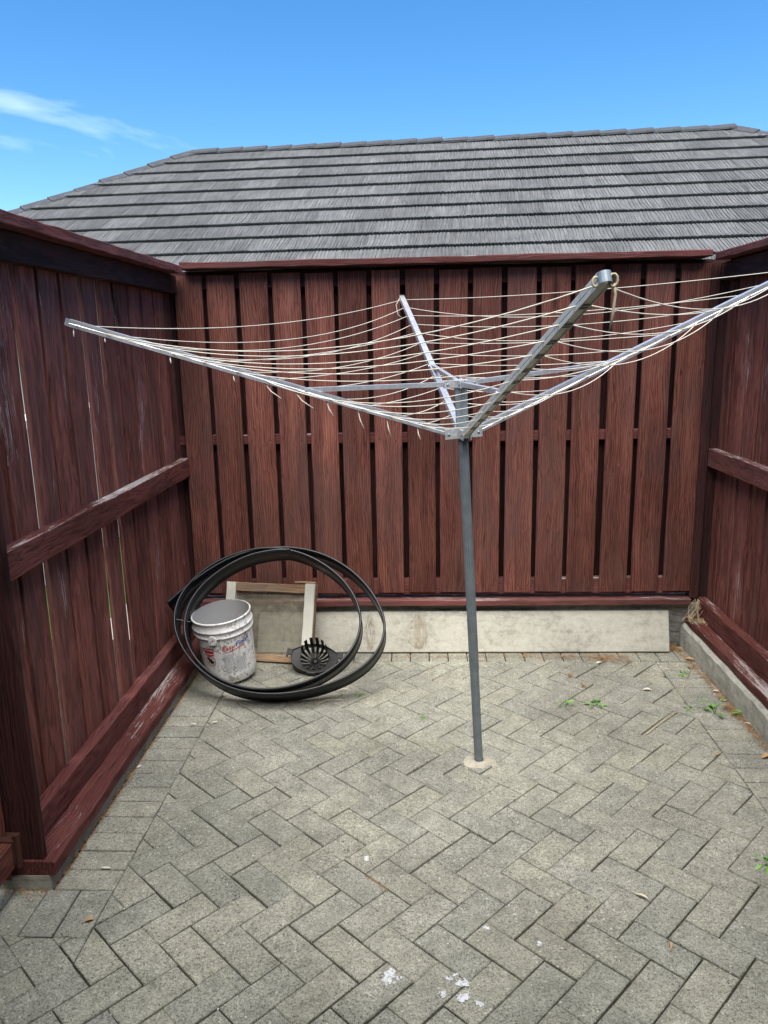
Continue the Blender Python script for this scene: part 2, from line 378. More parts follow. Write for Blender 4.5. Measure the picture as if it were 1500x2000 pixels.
# ---- paving: sand bed with pavers as parts
bed = MB().box((-2.6, -2.0, -.2), (1.62, 4.34, -.010)).build('paving', M['sand']); tag(bed, 'grey herringbone paving of the yard', 'paving', kind='structure')
ANG, S, OU, OV = math.radians(47.0), .1055, .03133, .08898
eu, ev = Vector((math.cos(ANG), math.sin(ANG))), Vector((-math.sin(ANG), math.cos(ANG)))
XB, XR_, YBK, YC, YE = -1.003, 1.266, 3.985, 1.945, 2.150
polys = []           # (polygon, is_full)
def clip(poly, a, b, c):      # keep a*x+b*y<=c
    out = []
    for i in range(len(poly)):
        p, q = poly[i], poly[(i+1) % len(poly)]
        dp, dq = a*p[0]+b*p[1]-c, a*q[0]+b*q[1]-c
        if dp <= 0: out.append(p)
        if dp*dq < 0:
            s = dp/(dp-dq); out.append((p[0]+s*(q[0]-p[0]), p[1]+s*(q[1]-p[1])))
    return out
def area(p):
    return abs(sum(p[i][0]*p[(i+1) % len(p)][1]-p[(i+1) % len(p)][0]*p[i][1] for i in range(len(p))))/2 if len(p) > 2 else 0
GAP = .0023
for i in range(-22, 52):
    for j in range(-24, 46):
        k = (i+j) % 4
        if k == 1: du, dv = 2, 1
        elif k == 3: du, dv = 1, 2
        else: continue
        gx = [GAP*(.15+1.75*rnd.random()**1.6) for _ in range(4)]
        r0 = rnd.uniform(-.004, .004)
        cs = [(i*S+gx[0], j*S+gx[1]), ((i+du)*S-gx[2], j*S+gx[1]), ((i+du)*S-gx[2], (j+dv)*S-gx[3]), (i*S+gx[0], (j+dv)*S-gx[3])]
        cu, cv = (i+du/2)*S, (j+dv/2)*S
        pts = []
        for u, v in cs:
            u2 = cu+(u-cu)-r0*(v-cv); v2 = cv+(v-cv)+r0*(u-cu)
            w = eu*(u2+OU)+ev*(v2+OV); pts.append((w.x, w.y))
        xs = [q[0] for q in pts]; ys = [q[1] for q in pts]
        if max(xs) < -2.5 or min(xs) > 1.5 or max(ys) < .9 or min(ys) > YBK: continue
        pieces = []
        base = clip(clip(pts, 0, 1, YBK-.0008), 1, 0, XR_-.0008)
        if max(ys) < YC: pieces = [base]
        else:
            pieces = [clip(base, -1, 0, -(XB+.0008+rnd.uniform(-.0012,.0012)))]
            pieces.append(clip(clip(base, 1, 0, XB-.0008), 0, 1, YC-.0008))
        for q in pieces:
            if area(q) > .0006: polys.append((q, True))
def rect(x0, y0, x1, y1):
    h = [GAP*rnd.uniform(.5, 1.5) for _ in range(4)]
    polys.append(([(x0+h[0], y0+h[1]), (x1-h[2], y0+h[1]), (x1-h[2], y1-h[3]), (x0+h[0], y1-h[3])], False))
y = YE
while y < 4.15: rect(-1.203, y, XB-.0, min(y+.0995, 4.2)); y += .0995
x = XB
while x > -2.4: rect(x-.108, YC, x, YE); x -= .108
y = 1.1
while y < YBK: rect(XR_, y, 1.474, min(y+.1065, YBK)); y += .1065
x = -1.0
while x < 1.47: rect(x, YBK, min(x+.1045, 1.474), 4.19); x += .1045
TH = .05
def paver_mesh(poly, c):
    n = len(poly); cx, cy = c; V = []; F = []
    ctr = Vector((sum(p[0] for p in poly)/n, sum(p[1] for p in poly)/n))
    def ins(p, k):
        d = ctr-Vector(p); l = d.length; return Vector(p)+d*(min(k, l*.5)/l)
    for p in poly: V.append((p[0]-cx, p[1]-cy, -TH))
    for p in poly: V.append((p[0]-cx, p[1]-cy, -.0032))
    for p in poly:
        q = ins(p, .0035*rnd.uniform(.7, 1.5)); V.append((q.x-cx, q.y-cy, rnd.uniform(-.0008, .0003)))
    for a in range(2):
        for k in range(n):
            q = (k+1) % n; F.append((a*n+k, a*n+q, (a+1)*n+q, (a+1)*n+k))
    F.append(tuple(2*n+k for k in range(n)))
    return V, F
def vis(poly):
    """size in the picture"""
    c = [pj((px_, py_, 0)) for px_, py_ in poly]
    mx_ = sum(q[0] for q in c)/len(c); my_ = sum(q[1] for q in c)/len(c)
    inside = any(-5 < q[0] < 1505 and -5 < q[1] < 2005 for q in c) or (0 < mx_ < 1500 and 0 < my_ < 2000)
    return (1 if inside else 0, area(c))
polys.sort(key=lambda t: vis(t[0]), reverse=True)
rest = MB(); nobj = 0
for poly, hb in polys:
    n = len(poly); c = (sum(q[0] for q in poly)/n, sum(q[1] for q in poly)/n)
    dz = rnd.uniform(-.0012, .0012); tx, ty = rnd.uniform(-.006, .006), rnd.uniform(-.006, .006)
    if nobj < 300 and vis(poly)[0]:
        V, F = paver_mesh(poly, c); link('paver', MB().add(V, F).mesh('paver', fix=True), M['paver'], bed, (c[0], c[1], dz), (tx, ty, 0)); nobj += 1
    else:
        V, F = paver_mesh(poly, (0, 0)); rest.add([(v[0], v[1], v[2]+dz) for v in V], F)
o = rest.build('paver', M['paver'], bed); tag(o, kind='stuff')

# ================================================================== BACK FENCE
D = 4.225
wall = MB()
# rough concrete foundation under the back fence, a few irregular facets
nx, nz_ = 46, 7
V = []; F = []
for i in range(nx+1):
    for j in range(nz_+1):
        xx = -1.36+3.03*i/nx; zz = -.1+.345*j/nz_
        V.append((xx, 4.245+rnd.uniform(-.005, .004)+.004*math.sin(xx*5), zz))
for i in range(nx):
    for j in range(nz_):
        a = i*(nz_+1)+j; F.append((a, a+nz_+1, a+nz_+2, a+1))
b0 = len(V)
V += [(-1.36, 4.40, -.1), (1.67, 4.40, -.1), (1.67, 4.40, .245), (-1.36, 4.40, .245)]
F += [tuple([nz_] + [i*(nz_+1)+nz_ for i in range(1, nx+1)] + [b0+2, b0+3]), (b0, b0+1, b0+2, b0+3),
      tuple([j for j in range(nz_+1)] + [b0+3, b0]), tuple([nx*(nz_+1)+j for j in range(nz_+1)] + [b0+2, b0+1])]
o = MB().add(V, F).build('foundation_wall', M['conc']); tag(o, 'rough grey concrete foundation wall under the back fence', 'wall')

bf = empty('slatted_fence', (0, 4.27, .25)); tag(bf, 'red timber fence of spaced upright boards at the back', 'fence')
def fchild(o, root):      # parent keeps world placement
    o.parent = root; o.location = Vector(o.location)-root.location; return o
def T(root, name, x, y, z, mat, axis=None, **kw): return fchild(timber(name, x, y, z, mat, None, axis, **kw), root)
XE = [-1.293, -1.119, -.942, -.767, -.592, -.418, -.242, -.062, .114, .2915, .472, .648, .823, 1.0075, 1.183, 1.361]
for k, x0 in enumerate(XE):
    o = T(bf, 'board', (x0, x0+.1495), (D, D+.020), (.318+rnd.uniform(-.004, .004), 2.084+rnd.uniform(-.005, .005)), 'wood')
    o.rotation_euler = (0, rnd.uniform(-.0012, .0012), 0)
for k in range(17):
    x0 = XE[0]-.088+k*.1768
    x1 = x0+.148
    T(bf, 'back_board', (max(x0, -1.36), min(x1, 1.60)), (D+.066, D+.086), (.30, 2.09), 'wood_shaded', axis=2)
T(bf, 'rail', (-1.33, 1.52), (D+.0205, D+.0655), (1.176, 1.230), 'wood_worn')
T(bf, 'rail', (-1.33, 1.52), (D+.0205, D+.0655), (.300, .392), 'wood_worn')
T(bf, 'rail', (-1.33, 1.52), (D+.0205, D+.0655), (2.010, 2.104), 'wood_shaded')
T(bf, 'cap', (-1.235, 1.487), (4.150, 4.345), (2.108, 2.141), 'wood_worn', seg=24, rough=.0016)
T(bf, 'sill', (-1.30, 1.512), (4.196, 4.345), (.246, .278), 'wood_worn', seg=20)
T(bf, 'post', (-1.400, -1.300), (D+.022, D+.112), (.10, 2.100), 'wood_shaded', axis=2)
T(bf, 'post', (1.522, 1.680), (D+.022, D+.112), (.247, 2.100), 'wood_shaded', axis=2)
T(bf, 'cover_batten', (1.5115, 1.562), (D+.004, D+.0205), (.279, 2.085), 'wood_shaded', axis=2)
nm = MB()
for x0 in XE:
    for zz in (2.045, 1.205, .352):
        for dx in (.025, .124):
            c = Vector((x0+dx+rnd.uniform(-.008, .008), D-.0012, zz+rnd.uniform(-.01, .01)))
            nm.tube([c, c+Vector((0, .004, 0))], .0042, 6)
o = nm.build('nails', M['nail']); fchild(o, bf); tag(o, kind='stuff')

# ================================================================== SIDE FENCES
def side_fence(name, label, sx, xr, zsill, zrail, ybeg, yend, y0, slits=(), mats=('wood_old', 'wood_worn', 'wood_worn')):
    """sx: +1 when the boards lie at larger |x| to the left; xr: |x| of the rail front"""
    root = empty(name, (sx*xr, (ybeg+yend)/2, zsill[0])); tag(root, label, 'fence')
    def X(a, b): return (sx*a, sx*b) if sx > 0 else (-b, -a)
    xb = xr+.0502
    k = 0; y = y0
    pitch = .1735
    while y < yend:
        ya, yb = y+.0255, min(y+pitch, yend)
        if any(abs(y-s[0]) < .05 for s in slits): ya += [s[1] for s in slits if abs(y-s[0]) < .05][0]
        yb2 = max(yb, ya+.03)
        if yb2 > ybeg:
            o = T(root, 'board', X(xb, xb+.020), (max(ya, ybeg), yb2), (zsill[1]+.002, 2.09), mats[0], axis=2)
            sl = [s for s in slits if abs(y-s[0]) < .05]
            if sl: o.rotation_euler = (sl[0][2], 0, 0)
        if not any(abs(y-s[0]) < .05 for s in slits):
            ym = y+.0125
            o = T(root, 'back_board', X(xb+.0206, xb+.040), (max(ym-.072, ybeg), min(ym+.072, yend+.02)), (zsill[1]-.06, 2.085), mats[0], axis=2)
        y += pitch; k += 1
    T(root, 'rail', X(xr, xr+.050), (ybeg, yend), zrail, 'wood_bare_top', seg=16)
    T(root, 'bottom_rail', X(xr, xr+.0495), (ybeg, yend), (zsill[1]+.001, zsill[1]+.104), mats[2], seg=16, rough=.002)
    T(root, 'top_rail', X(xr, xr+.050), (ybeg, yend), (1.992, 2.084), 'wood_shaded', seg=16)
    return root, T, X
lf, _, XL = side_fence('board_fence', 'dark red close boarded fence along the left with a mid rail', -1, 1.278, (.05, .10), (1.010, 1.107), 2.186, 4.243, 2.60-.1735*3-.0255+.0, slits=((2.60-.0255, .0125, .0022), (2.60-.0255+3*.1735, .0186, .0062), (2.60-.0255+4*.1735, .0218, .0098)))
T(lf, 'cap', XL(1.222, 1.42), (1.9, 4.148), (2.086, 2.124), 'wood_worn', seg=24, rough=.002)
T(lf, 'sill', XL(1.190, 1.36), (2.152, 4.190), (.050, .100), 'wood_worn', seg=22, rough=.003, ch=.005)
T(lf, 'end_post', XL(1.230, 1.345), (2.162, 2.1855), (.1005, 2.0855), 'wood_shaded', axis=2)
o = MB().box((-1.42, 2.150, -.06), (-1.212, 4.235, .0495)).build('kerb', M['kerb']); tag(o, 'low concrete strip under the left fence sill', 'kerb')
rf, _, XRr = side_fence('board_fence', 'red brown boarded fence along the right on a concrete kerb', 1, 1.565, (.124, .170), (1.025, 1.119), 1.0, 4.2465, 4.141-.1735*19-.0255, mats=('wood_old', 'wood_worn', 'wood_bare_top'))
T(rf, 'cap', XRr(1.508, 1.70), (1.0, 4.175), (2.092, 2.128), 'wood_worn', seg=24, rough=.002)
T(rf, 'packer', XRr(1.58, 1.64), (4.05, 4.16), (2.0845, 2.0915), 'wood_shaded')
T(rf, 'packer', XRr(1.58, 1.64), (2.6, 2.7), (2.0845, 2.0915), 'wood_shaded')
T(rf, 'sill', XRr(1.502, 1.655), (1.0, 4.238), (.124, .170), 'wood_bare_top', seg=26, rough=.003, ch=.005)
# concrete kerb, slightly uneven face, chipped top arris
V = []; F = []; n = 70
for i in range(n+1):
    y = .6+3.636*i/n
    j = lambda a: rnd.uniform(-a, a)
    step = .012 if y < 3.12 else 0
    V += [(1.474-step+j(.002), y, -.08), (1.476-step+j(.0025), y, .06+j(.01)), (1.480-step+j(.003), y, .112+j(.004)), (1.492-step+j(.002), y, .1225), (1.66, y, .1225), (1.66, y, -.08)]
for i in range(n):
    for k in range(6): F.append((i*6+k, i*6+(k+1) % 6, (i+1)*6+(k+1) % 6, (i+1)*6+k))
F += [tuple(range(6)), tuple(n*6+k for k in reversed(range(6)))]
o = MB().add(V, F).build('kerb', M['kerb']); tag(o, 'grey concrete kerb under the right fence', 'kerb')
# gate beyond the end of the left fence
gt = empty('timber_gate', (-1.30, 1.6, .08)); tag(gt, 'reddish timber gate hung at the near end of the left fence', 'gate')
for k in range(6): T(gt, 'board', (-1.372, -1.352), (1.122+k*.172, 1.122+k*.172+.168), (.06, 1.95), 'wood_shaded', axis=2)
T(gt, 'bottom_rail', (-1.352, -1.300), (1.22, 2.118), (.105, .195), 'wood', seg=10)
T(gt, 'top_rail', (-1.352, -1.302), (1.22, 2.118), (1.70, 1.79), 'wood', seg=10)
br = T(gt, 'brace', (-1.3515, -1.306), (1.20, 2.56), (.80, .88), 'wood', axis=1); br.location = Vector((-1.329, 1.655, .92))-gt.location; br.rotation_euler = (math.pi/2-math.atan2(1.38, .84), 0, 0)
hb = MB().box((-1.349, 2.112, .12), (-1.296, 2.1615, .20)); hb.tube([(-1.292, 2.13, .10), (-1.292, 2.13, .215)], .011, 10)
o = hb.build('hinge', simple('rusty_hinge', (.07, .028, .02), .7, .3)); fchild(o, gt)

# ================================================================== NEIGHBOUR HOUSE
hr = -.0568; hs = .521
P0 = Vector((0, 11.417, 4.361)); er = Vector((math.cos(hr), math.sin(hr), 0)); ed = Vector((math.sin(hr)*math.cos(hs), -math.cos(hr)*math.cos(hs), -math.sin(hs))); rn = er.cross(ed)*-1
if rn.z < 0: rn = -rn
aL = (Vector((-3.123, 11.592, 4.361))-P0).dot(er); aR = (Vector((4.154, 11.182, 4.361))-P0).dot(er)
house = empty('neighbour_house', (P0.x, P0.y, -.07)); tag(house, 'house behind the back fence with a grey tiled hipped roof', 'house')
roof = empty('roof', (0, 0, 0)); roof.parent = house
RW = Matrix(((er.x, -ed.x, rn.x, 0), (er.y, -ed.y, rn.y, 0), (er.z, -ed.z, rn.z, 0), (0, 0, 0, 1)))     # local x along ridge, y upslope, z off the roof
def roofpt(a, b, h=0): return P0+er*a+ed*b+rn*h
TW, CO, OFF = .42, .37, .095
def tile_mesh(seed):
    r = random.Random(seed)
    xs = [0.0]; hs_ = [0]
    # grooves
    cols = []; x = 0; up = True
    while x < TW-.012:
        w = r.uniform(.016, .030) if up else r.uniform(.009, .016)
        cols.append((x, min(x+w, TW), up)); x += w; up = not up
    prof = []
    for a, b, u in cols:
        h = r.uniform(.0055, .0085) if u else r.uniform(-.001, .001)
        prof += [(a+.0015, h), (b-.0015, h)]
    prof[0] = (0, prof[0][1]); prof[-1] = (TW, prof[-1][1])
    rowsb = [(.0, .000), (.13, .010), (.26, .020), (CO, .030)]      # distance down the course, lift
    V = []; F = []; n = len(prof); ph = r.uniform(0, 6)
    for q, (b, lift) in enumerate(rowsb):
        for k, (x, h) in enumerate(prof):
            wob = 0 if k in (0, n-1) else .007*math.sin(b*11+ph+x*8)+r.uniform(-.002, .002)
            V.append((x+wob, -b, lift+h))
    for (x, h) in prof: V.append((x, -CO+.016, -.004))       # undercut nose
    R = len(rowsb)+1
    for q in range(R-1):
        for k in range(n-1): F.append((q*n+k, (q+1)*n+k, (q+1)*n+k+1, q*n+k+1))
    return V, F
tiles = [tile_mesh(s) for s in range(9)]
tmesh = []
for V, F in tiles:
    me = MB().add(V, F).mesh('tile', fix=False); me.materials.append(M['roof']); tmesh.append(me)
chs = math.cos(hs)
for k in range(0, 12):
    b1 = k*CO+OFF; b0 = b1-CO
    left = aL-b1*chs-.05; right = aR+b1*chs+.05
    a = left-rnd.uniform(0, TW)
    while a < right:
        # hip cut
        cut = a < aL-b0*chs+.02 or a+TW > aR+b0*chs-.02 or b0 < 0
        px0, px1 = pj(roofpt(a, (b0+b1)/2))[0], pj(roofpt(a+TW, (b0+b1)/2))[0]
        if px1 < -250 or px0 > 1750: a += TW; continue
        idx = rnd.randrange(9)
        wp = roofpt(a, b0)
        if not cut: me = tmesh[idx]
        else:
            bm = bmesh.new(); V, F = tiles[idx]
            vs_ = [bm.verts.new(v) for v in V]
            for f in F: bm.faces.new([vs_[i] for i in f])
            def bis(co, no):
                bmesh.ops.bisect_plane(bm, geom=bm.verts[:]+bm.edges[:]+bm.faces[:], plane_co=co, plane_no=no, clear_outer=True)
            # tile-local: world along = a+x ; world down = b0 - y
            # left hip: along >= aL - down*chs   -> -(x) ... outer when along < ...
            bis(Vector((aL-b0*chs-a, 0, 0)), Vector((-1, chs, 0)))
            bis(Vector((aR+b0*chs-a, 0, 0)), Vector((1, chs, 0)))
            if b0 < 0: bis(Vector((0, b0, 0)), Vector((0, 1, 0)))
            if not bm.faces: bm.free(); a += TW; continue
            me = bpy.data.meshes.new('tile'); bm.to_mesh(me); bm.free(); me.materials.append(M['roof'])
        o = link('tile', me, None, roof); mw = RW.copy(); mw.translation = wp+rn*rnd.uniform(0, .004); o.matrix_basis = Matrix.Translation(-house.location) @ mw
        a += TW
# other slopes, walls, gutter
eb = 11*CO+OFF
A1, A2 = roofpt(aL, 0), roofpt(aR, 0)
eL, eR_ = roofpt(aL-eb*chs, eb), roofpt(aR+eb*chs, eb)
back = Vector((-ed.x, -ed.y, 0)).normalized()
bL = eL+back*(2*eb*chs); bR = eR_+back*(2*eb*chs)
dn = Vector((0, 0, -.012)); hl = -house.location
def HP(vs_, F, name, mat, par): 
    return MB().add([Vector(v)+hl for v in vs_], F).build(name, mat, par)
HP([A1+dn, A2+dn, bR+dn, bL+dn], [(0, 1, 2, 3)], 'back_slope', M['roof'], roof)
HP([A1+dn, bL+dn, eL+dn], [(0, 1, 2)], 'left_slope', M['roof'], roof)
HP([A2+dn, eR_+dn, bR+dn], [(0, 1, 2)], 'right_slope', M['roof'], roof)
HP([A1+dn*2, A2+dn*2, eR_+dn*2, eL+dn*2], [(0, 1, 2, 3)], 'underlay', M['gutter'], roof)
ins = .55
cx_ = (eL+eR_+bL+bR)/4
def inset(p): 
    v = p-cx_; va = v.dot(er); vb = v.dot(back)
    return cx_+er*(va-math.copysign(ins, va))+back*(vb-math.copysign(ins, vb))
wc = [inset(q) for q in (eL, eR_, bR, bL)]
Vw = [(q.x, q.y, -.07) for q in wc]+[(q.x, q.y, eL.z-.02) for q in wc]
HP(Vw, [(0, 1, 5, 4), (1, 2, 6, 5), (2, 3, 7, 6), (3, 0, 4, 7)], 'wall', M['brickhouse'], house)
ec = [eL, eR_, bR, bL]
HP([(q.x, q.y, eL.z-.03) for q in ec], [(0, 1, 2, 3)], 'soffit', M['wallwhite'], house)
gm = MB()
for q in range(4):
    u, w = ec[q], ec[(q+1) % 4]; gm.tube([Vector((u.x, u.y, u.z-.02))+hl, Vector((w.x, w.y, w.z-.02))+hl], .06, 8)
gm.build('gutter', M['gutter'], house)
# ridge and hip caps
def cap_mesh(L):
    V = []; F = []; w = .105
    for y0, lift in ((0, .0), (L+.03, .016)):
        for x, h in ((-w, -.045), (-w*.93, -.02), (0, .036), (w*.93, -.02), (w, -.045)): V.append((x, y0, h+lift))
    for x, h in ((-w, -.045), (-w*.93, -.02), (0, .036), (w*.93, -.02), (w, -.045)): V.append((x*.93, L+.03, h-.012))
    for a in range(2):
        for k in range(4): F.append((a*5+k, (a+1)*5+k, (a+1)*5+k+1, a*5+k+1))
    return MB().add(V, F).mesh('ridge_cap')
cpm = cap_mesh(.335); cpm.materials.append(M['ridge'])
def caps(A, B, up):
    d = B-A; L = d.length; d.normalize(); sidev = d.cross(up).normalized(); u = sidev.cross(d)
    n = max(1, int(L/.347)); stp = L/n
    for k in range(n):
        p = A+d*(k*stp)
        c = pj(p)
        if (c[0] < -120 or c[0] > 1620): continue
        mw = Matrix(((sidev.x, d.x, u.x, p.x), (sidev.y, d.y, u.y, p.y), (sidev.z, d.z, u.z, p.z), (0, 0, 0, 1)))
        o = link('ridge_cap', cpm, None, roof); jit = Matrix.Translation((rnd.uniform(-.006, .006), 0, rnd.uniform(-.004, .006))) @ Matrix.Rotation(rnd.uniform(-.01, .01), 4, 'X')
        o.matrix_basis = Matrix.Translation(hl) @ mw @ jit
UPV = Vector((0, 0, .004))
caps(A1+UPV, A2+UPV, Vector((0, 0, 1)))
caps(A1+UPV, eL+UPV*.9, Vector((0, 0, 1)))
caps(A2+UPV, eR_+UPV*.9, Vector((0, 0, 1)))
# low white wall seen through the slits of the left fence
o = MB().box((-3.1, 1.0, -.1), (-2.9, 10.5, 1.15)).box((-3.14, .98, 1.15), (-2.86, 10.52, 1.21)).build('garden_wall', M['wallwhite']); tag(o, 'low white garden wall glimpsed through slits in the left fence', 'wall')

# unseen house added behind the camera: wall and eave that shade the near paving
oh = empty('shade_house', (0, -1.2, 0)); tag(oh, 'unseen brown house wall with a deep eave, added to shade the near paving', 'house')
o = MB().box((-7, -1.0, -.07), (7, -.75, 2.45)).build('wall', simple('shade_house_wall', (.16, .11, .085), .9, 0, .2, .15, 8)); fchild(o, oh)
o = MB().box((-7.4, -1.0, 2.451), (7.4, .66, 2.50)).build('soffit', M['wallwhite']); fchild(o, oh)
o = MB().add([(-7.5, .72, 2.501), (7.5, .72, 2.501), (7.5, -4.2, 4.9), (-7.5, -4.2, 4.9), (-7.5, .72, 2.56), (7.5, .72, 2.56), (7.5, -4.2, 4.96), (-7.5, -4.2, 4.96)], [(0, 1, 2, 3), (4, 5, 6, 7), (0, 1, 5, 4), (2, 3, 7, 6), (1, 2, 6, 5), (3, 0, 4, 7)]).build('roof', M['ridge']); fchild(o, oh)

# ================================================================== ROTARY CLOTHESLINE
BASE = Vector((.236, 2.950, 0)); AX = Vector((-.053, -.051, 1)).normalized()
E1 = (Vector((1, 0, 0))-AX*AX.x).normalized(); E2 = AX.cross(E1)
COLP = BASE+AX*1.389; TOPP = BASE+AX*1.571
cl = empty('rotary_clothesline', BASE); tag(cl, 'rotary clothesline with four aluminium arms and sagging cream cords', 'clothesline')
def CL(mb, name, mat, smooth=True):
    o = mb.build(name, mat, None, smooth); return fchild(o, cl)
o = CL(MB().tube([BASE-AX*.05, BASE+AX*.43], .0178, 36), 'pole', M['steel'], False)
# ribbed upper sleeve
def ribbed(p0, p1, r, n=12, dip=.0022):
    prof = []
    for k in range(n*4):
        a = 2*math.pi*k/(n*4); rr = r-(dip if k % 4 == 0 else 0); prof.append((rr*math.cos(a), rr*math.sin(a)))
    return MB().sweep([p0, p1], [(E1, E2)]*2, prof)
CL(ribbed(BASE+AX*.425, BASE+AX*1.37, .0192), 'sleeve', M['steel'], False)
CL(ribbed(BASE+AX*1.405, BASE+AX*1.555, .0235), 'upper_sleeve', M['steel2'], False)
hub = MB().tube([COLP-AX*.018, COLP+AX*.020], .031, 14)
tophub = MB().tube([TOPP-AX*.014, TOPP+AX*.012], .029, 14)
AL0 = .1646; LEN, EL = 1.383, .37
dirs = [(E1*math.cos(AL0+k*math.pi/2)+E2*math.sin(AL0+k*math.pi/2)) for k in range(4)]
roots = [COLP+d*.04 for d in dirs]; adir = [(d*math.cos(EL)+AX*math.sin(EL)) for d in dirs]
tips = [r_+a*LEN for r_, a in zip(roots, adir)]
bolts = MB()
for d in dirs:
    sd_ = d.cross(AX).normalized()
    for sgn in (-1, 1):
        c = COLP+d*.048+sd_*sgn*.0150
        hub.sweep([COLP+d*.024+sd_*sgn*.0150, COLP+d*.070+sd_*sgn*.0150], [(sd_, AX)]*2, [(-.0025, -.018), (.0025, -.018), (.0025, .018), (-.0025, .018)])
        tophub.sweep([TOPP+d*.022+sd_*sgn*.0120, TOPP+d*.062+sd_*sgn*.0120], [(sd_, AX)]*2, [(-.0025, -.013), (.0025, -.013), (.0025, .013), (-.0025, .013)])
    bolts.tube([COLP+d*.056-sd_*.021, COLP+d*.056+sd_*.021], .0045, 8)
    bolts.tube([TOPP+d*.050-sd_*.018, TOPP+d*.050+sd_*.018], .004, 8)
CL(hub, 'collar', M['cast'], False); CL(tophub, 'top_hub', M['cast'], False)
o = CL(bolts, 'bolts', M['steel2'])
TT = [.10, .185, .265, .35, .435, .515, .595, .68, .755, .835, .915, .99]
for k in range(4):
    a = adir[k]; sd_ = a.cross(AX).normalized(); u = sd_.cross(a).normalized()
    if u.z < 0: u = -u
    w, h, t_ = .0125, .0125, .0022
    # channel open on its lower side
    prof = [(-w, -h), (-w+t_, -h), (-w+t_, -h+.004), (w-t_, -h+.004), (w-t_, -h), (w, -h), (w, -.004), (w-.0012, -.002), (w, 0), (w, h), (-w, h), (-w, .004), (-w+.0012, .001), (-w, -.002)]
    m = MB().sweep([roots[k]+a*.012, tips[k]], [(sd_, u)]*2, prof)
    arm = CL(m, 'arm', M['alu_dirty'] if k == 3 else M['alu'], False)
    wb = MB()
    for t in TT[:-1]:
        for dt in (-.008, .008):
            c = roots[k]+a*(LEN*t+dt); wb.sweep([c-sd_*(w-.003), c+sd_*(w-.003)], [(a, u)]*2, [(-.0014, -.0128), (.0014, -.0128), (.0014, -.006), (-.0014, -.006)])
    o = CL(wb, 'web', M['alu_side'] if k == 3 else M['alu'], False); o['kind'] = 'stuff'; o.parent = arm; o.location = Vector(o.location)-Vector(arm.location)
    # end stirrup
    e = MB(); q = []
    for s_ in range(9):
        an = math.pi*s_/8; q.append(tips[k]-sd_*math.cos(an)*.0132+a*(math.sin(an)*.013))
    e.sweep(q, [(u, a)]*9, [(-.011, -.0015), (.011, -.0015), (.011, .0015), (-.011, .0015)])
    o = CL(e, 'end_cap', M['steel2'] if k == 3 else M['alu'], False); o.parent = arm; o.location = Vector(o.location)-Vector(arm.location)
    # strut
    s0 = TOPP+dirs[k]*.05; s1 = roots[k]+a*(LEN*.405)+u*.004
    dd = (s1-s0).normalized(); ss = dd.cross(AX).normalized(); su = ss.cross(dd)
    m = MB().sweep([s0, s1], [(ss, su)]*2, [(-.008, -.008), (-.003, -.0065), (.003, -.0065), (.008, -.008), (.008, .008), (.003, .0065), (-.003, .0065), (-.008, .008)])
    m.tube([s1-ss*.017, s1+ss*.017], .004, 8)
    CL(m, 'strut', M['alu'], False)
def cordpath(A, B, sag, n=18, sway=0):
    out = []
    for i in range(n+1):
        t = i/n; p = A.lerp(B, t); p = p-Vector((0, 0, 1))*sag*4*t*(1-t)*(1+.25*(t-.5)*sway); out.append(p)
    return out
for k in range(4):
    kk = (k+1) % 4
    fr = {0: .032, 1: .040, 2: .056, 3: .052}[k]
    for t in TT:
        off = Vector((0, 0, -.004))
        A = roots[k]+adir[k]*LEN*t+off; B = roots[kk]+adir[kk]*LEN*t+off
        L = (B-A).length; sg = L*max(.012, fr+rnd.uniform(-.026, .018))
        CL(MB().tube(cordpath(A, B, sg, 20, rnd.uniform(-1, 1)), .0017, 6), 'cord', M['cord'])
# loose cord ends tied under the left arm, and the long tail at the near arm's tip
tl = [(.10, .035, .01), (.185, .05, .012), (.265, .050, .018), (.35, .04, .02), (.435, .045, .055), (.515, .042, .05), (.595, .02, .005), (.755, .02, .004), (.915, .014, .003), (.99, .022, .002)]
for t, ln_, out in tl:
    ln_ *= 1.35; out *= 1.2
    p = roots[2]+adir[2]*LEN*t-Vector((0, 0, .012))
    CL(MB().tube([p+Vector((0, 0, .014)), p, p+Vector((out*.4, -.008, -ln_*.55)), p+Vector((out, -.012, -ln_))], .0022, 6), 'cord_tail', M['cord'])
p = tips[3]
kn = MB()
for s_ in range(3):
    kn.tube([p+Vector((.016, 0, -.004))+Vector((math.cos(a_)*.008, (s_-1)*.005, math.sin(a_)*.012)) for a_ in [2*math.pi*i/10 for i in range(10)]], .0026, 6, closed=True)
kn.tube([p+Vector((.018, -.004, -.01)), p+Vector((.021, -.004, -.03)), p+Vector((.018, -.006, -.06)), p+Vector((.013, -.006, -.098))], .0028, 7)
kn.tube([p+Vector((-.016, 0, -.006))+Vector((math.cos(a_)*.006, 0, math.sin(a_)*.009)) for a_ in [2*math.pi*i/10 for i in range(10)]], .0026, 6, closed=True)
CL(kn, 'knot', M['cord_old'])
p = tips[1]
CL(MB().tube([p+Vector((-.01, -.01, 0)), p+Vector((-.03, -.01, -.035)), p+Vector((-.02, -.012, -.085)), p+Vector((.005, -.012, -.105))], .0022, 6), 'cord_tail', M['cord'])
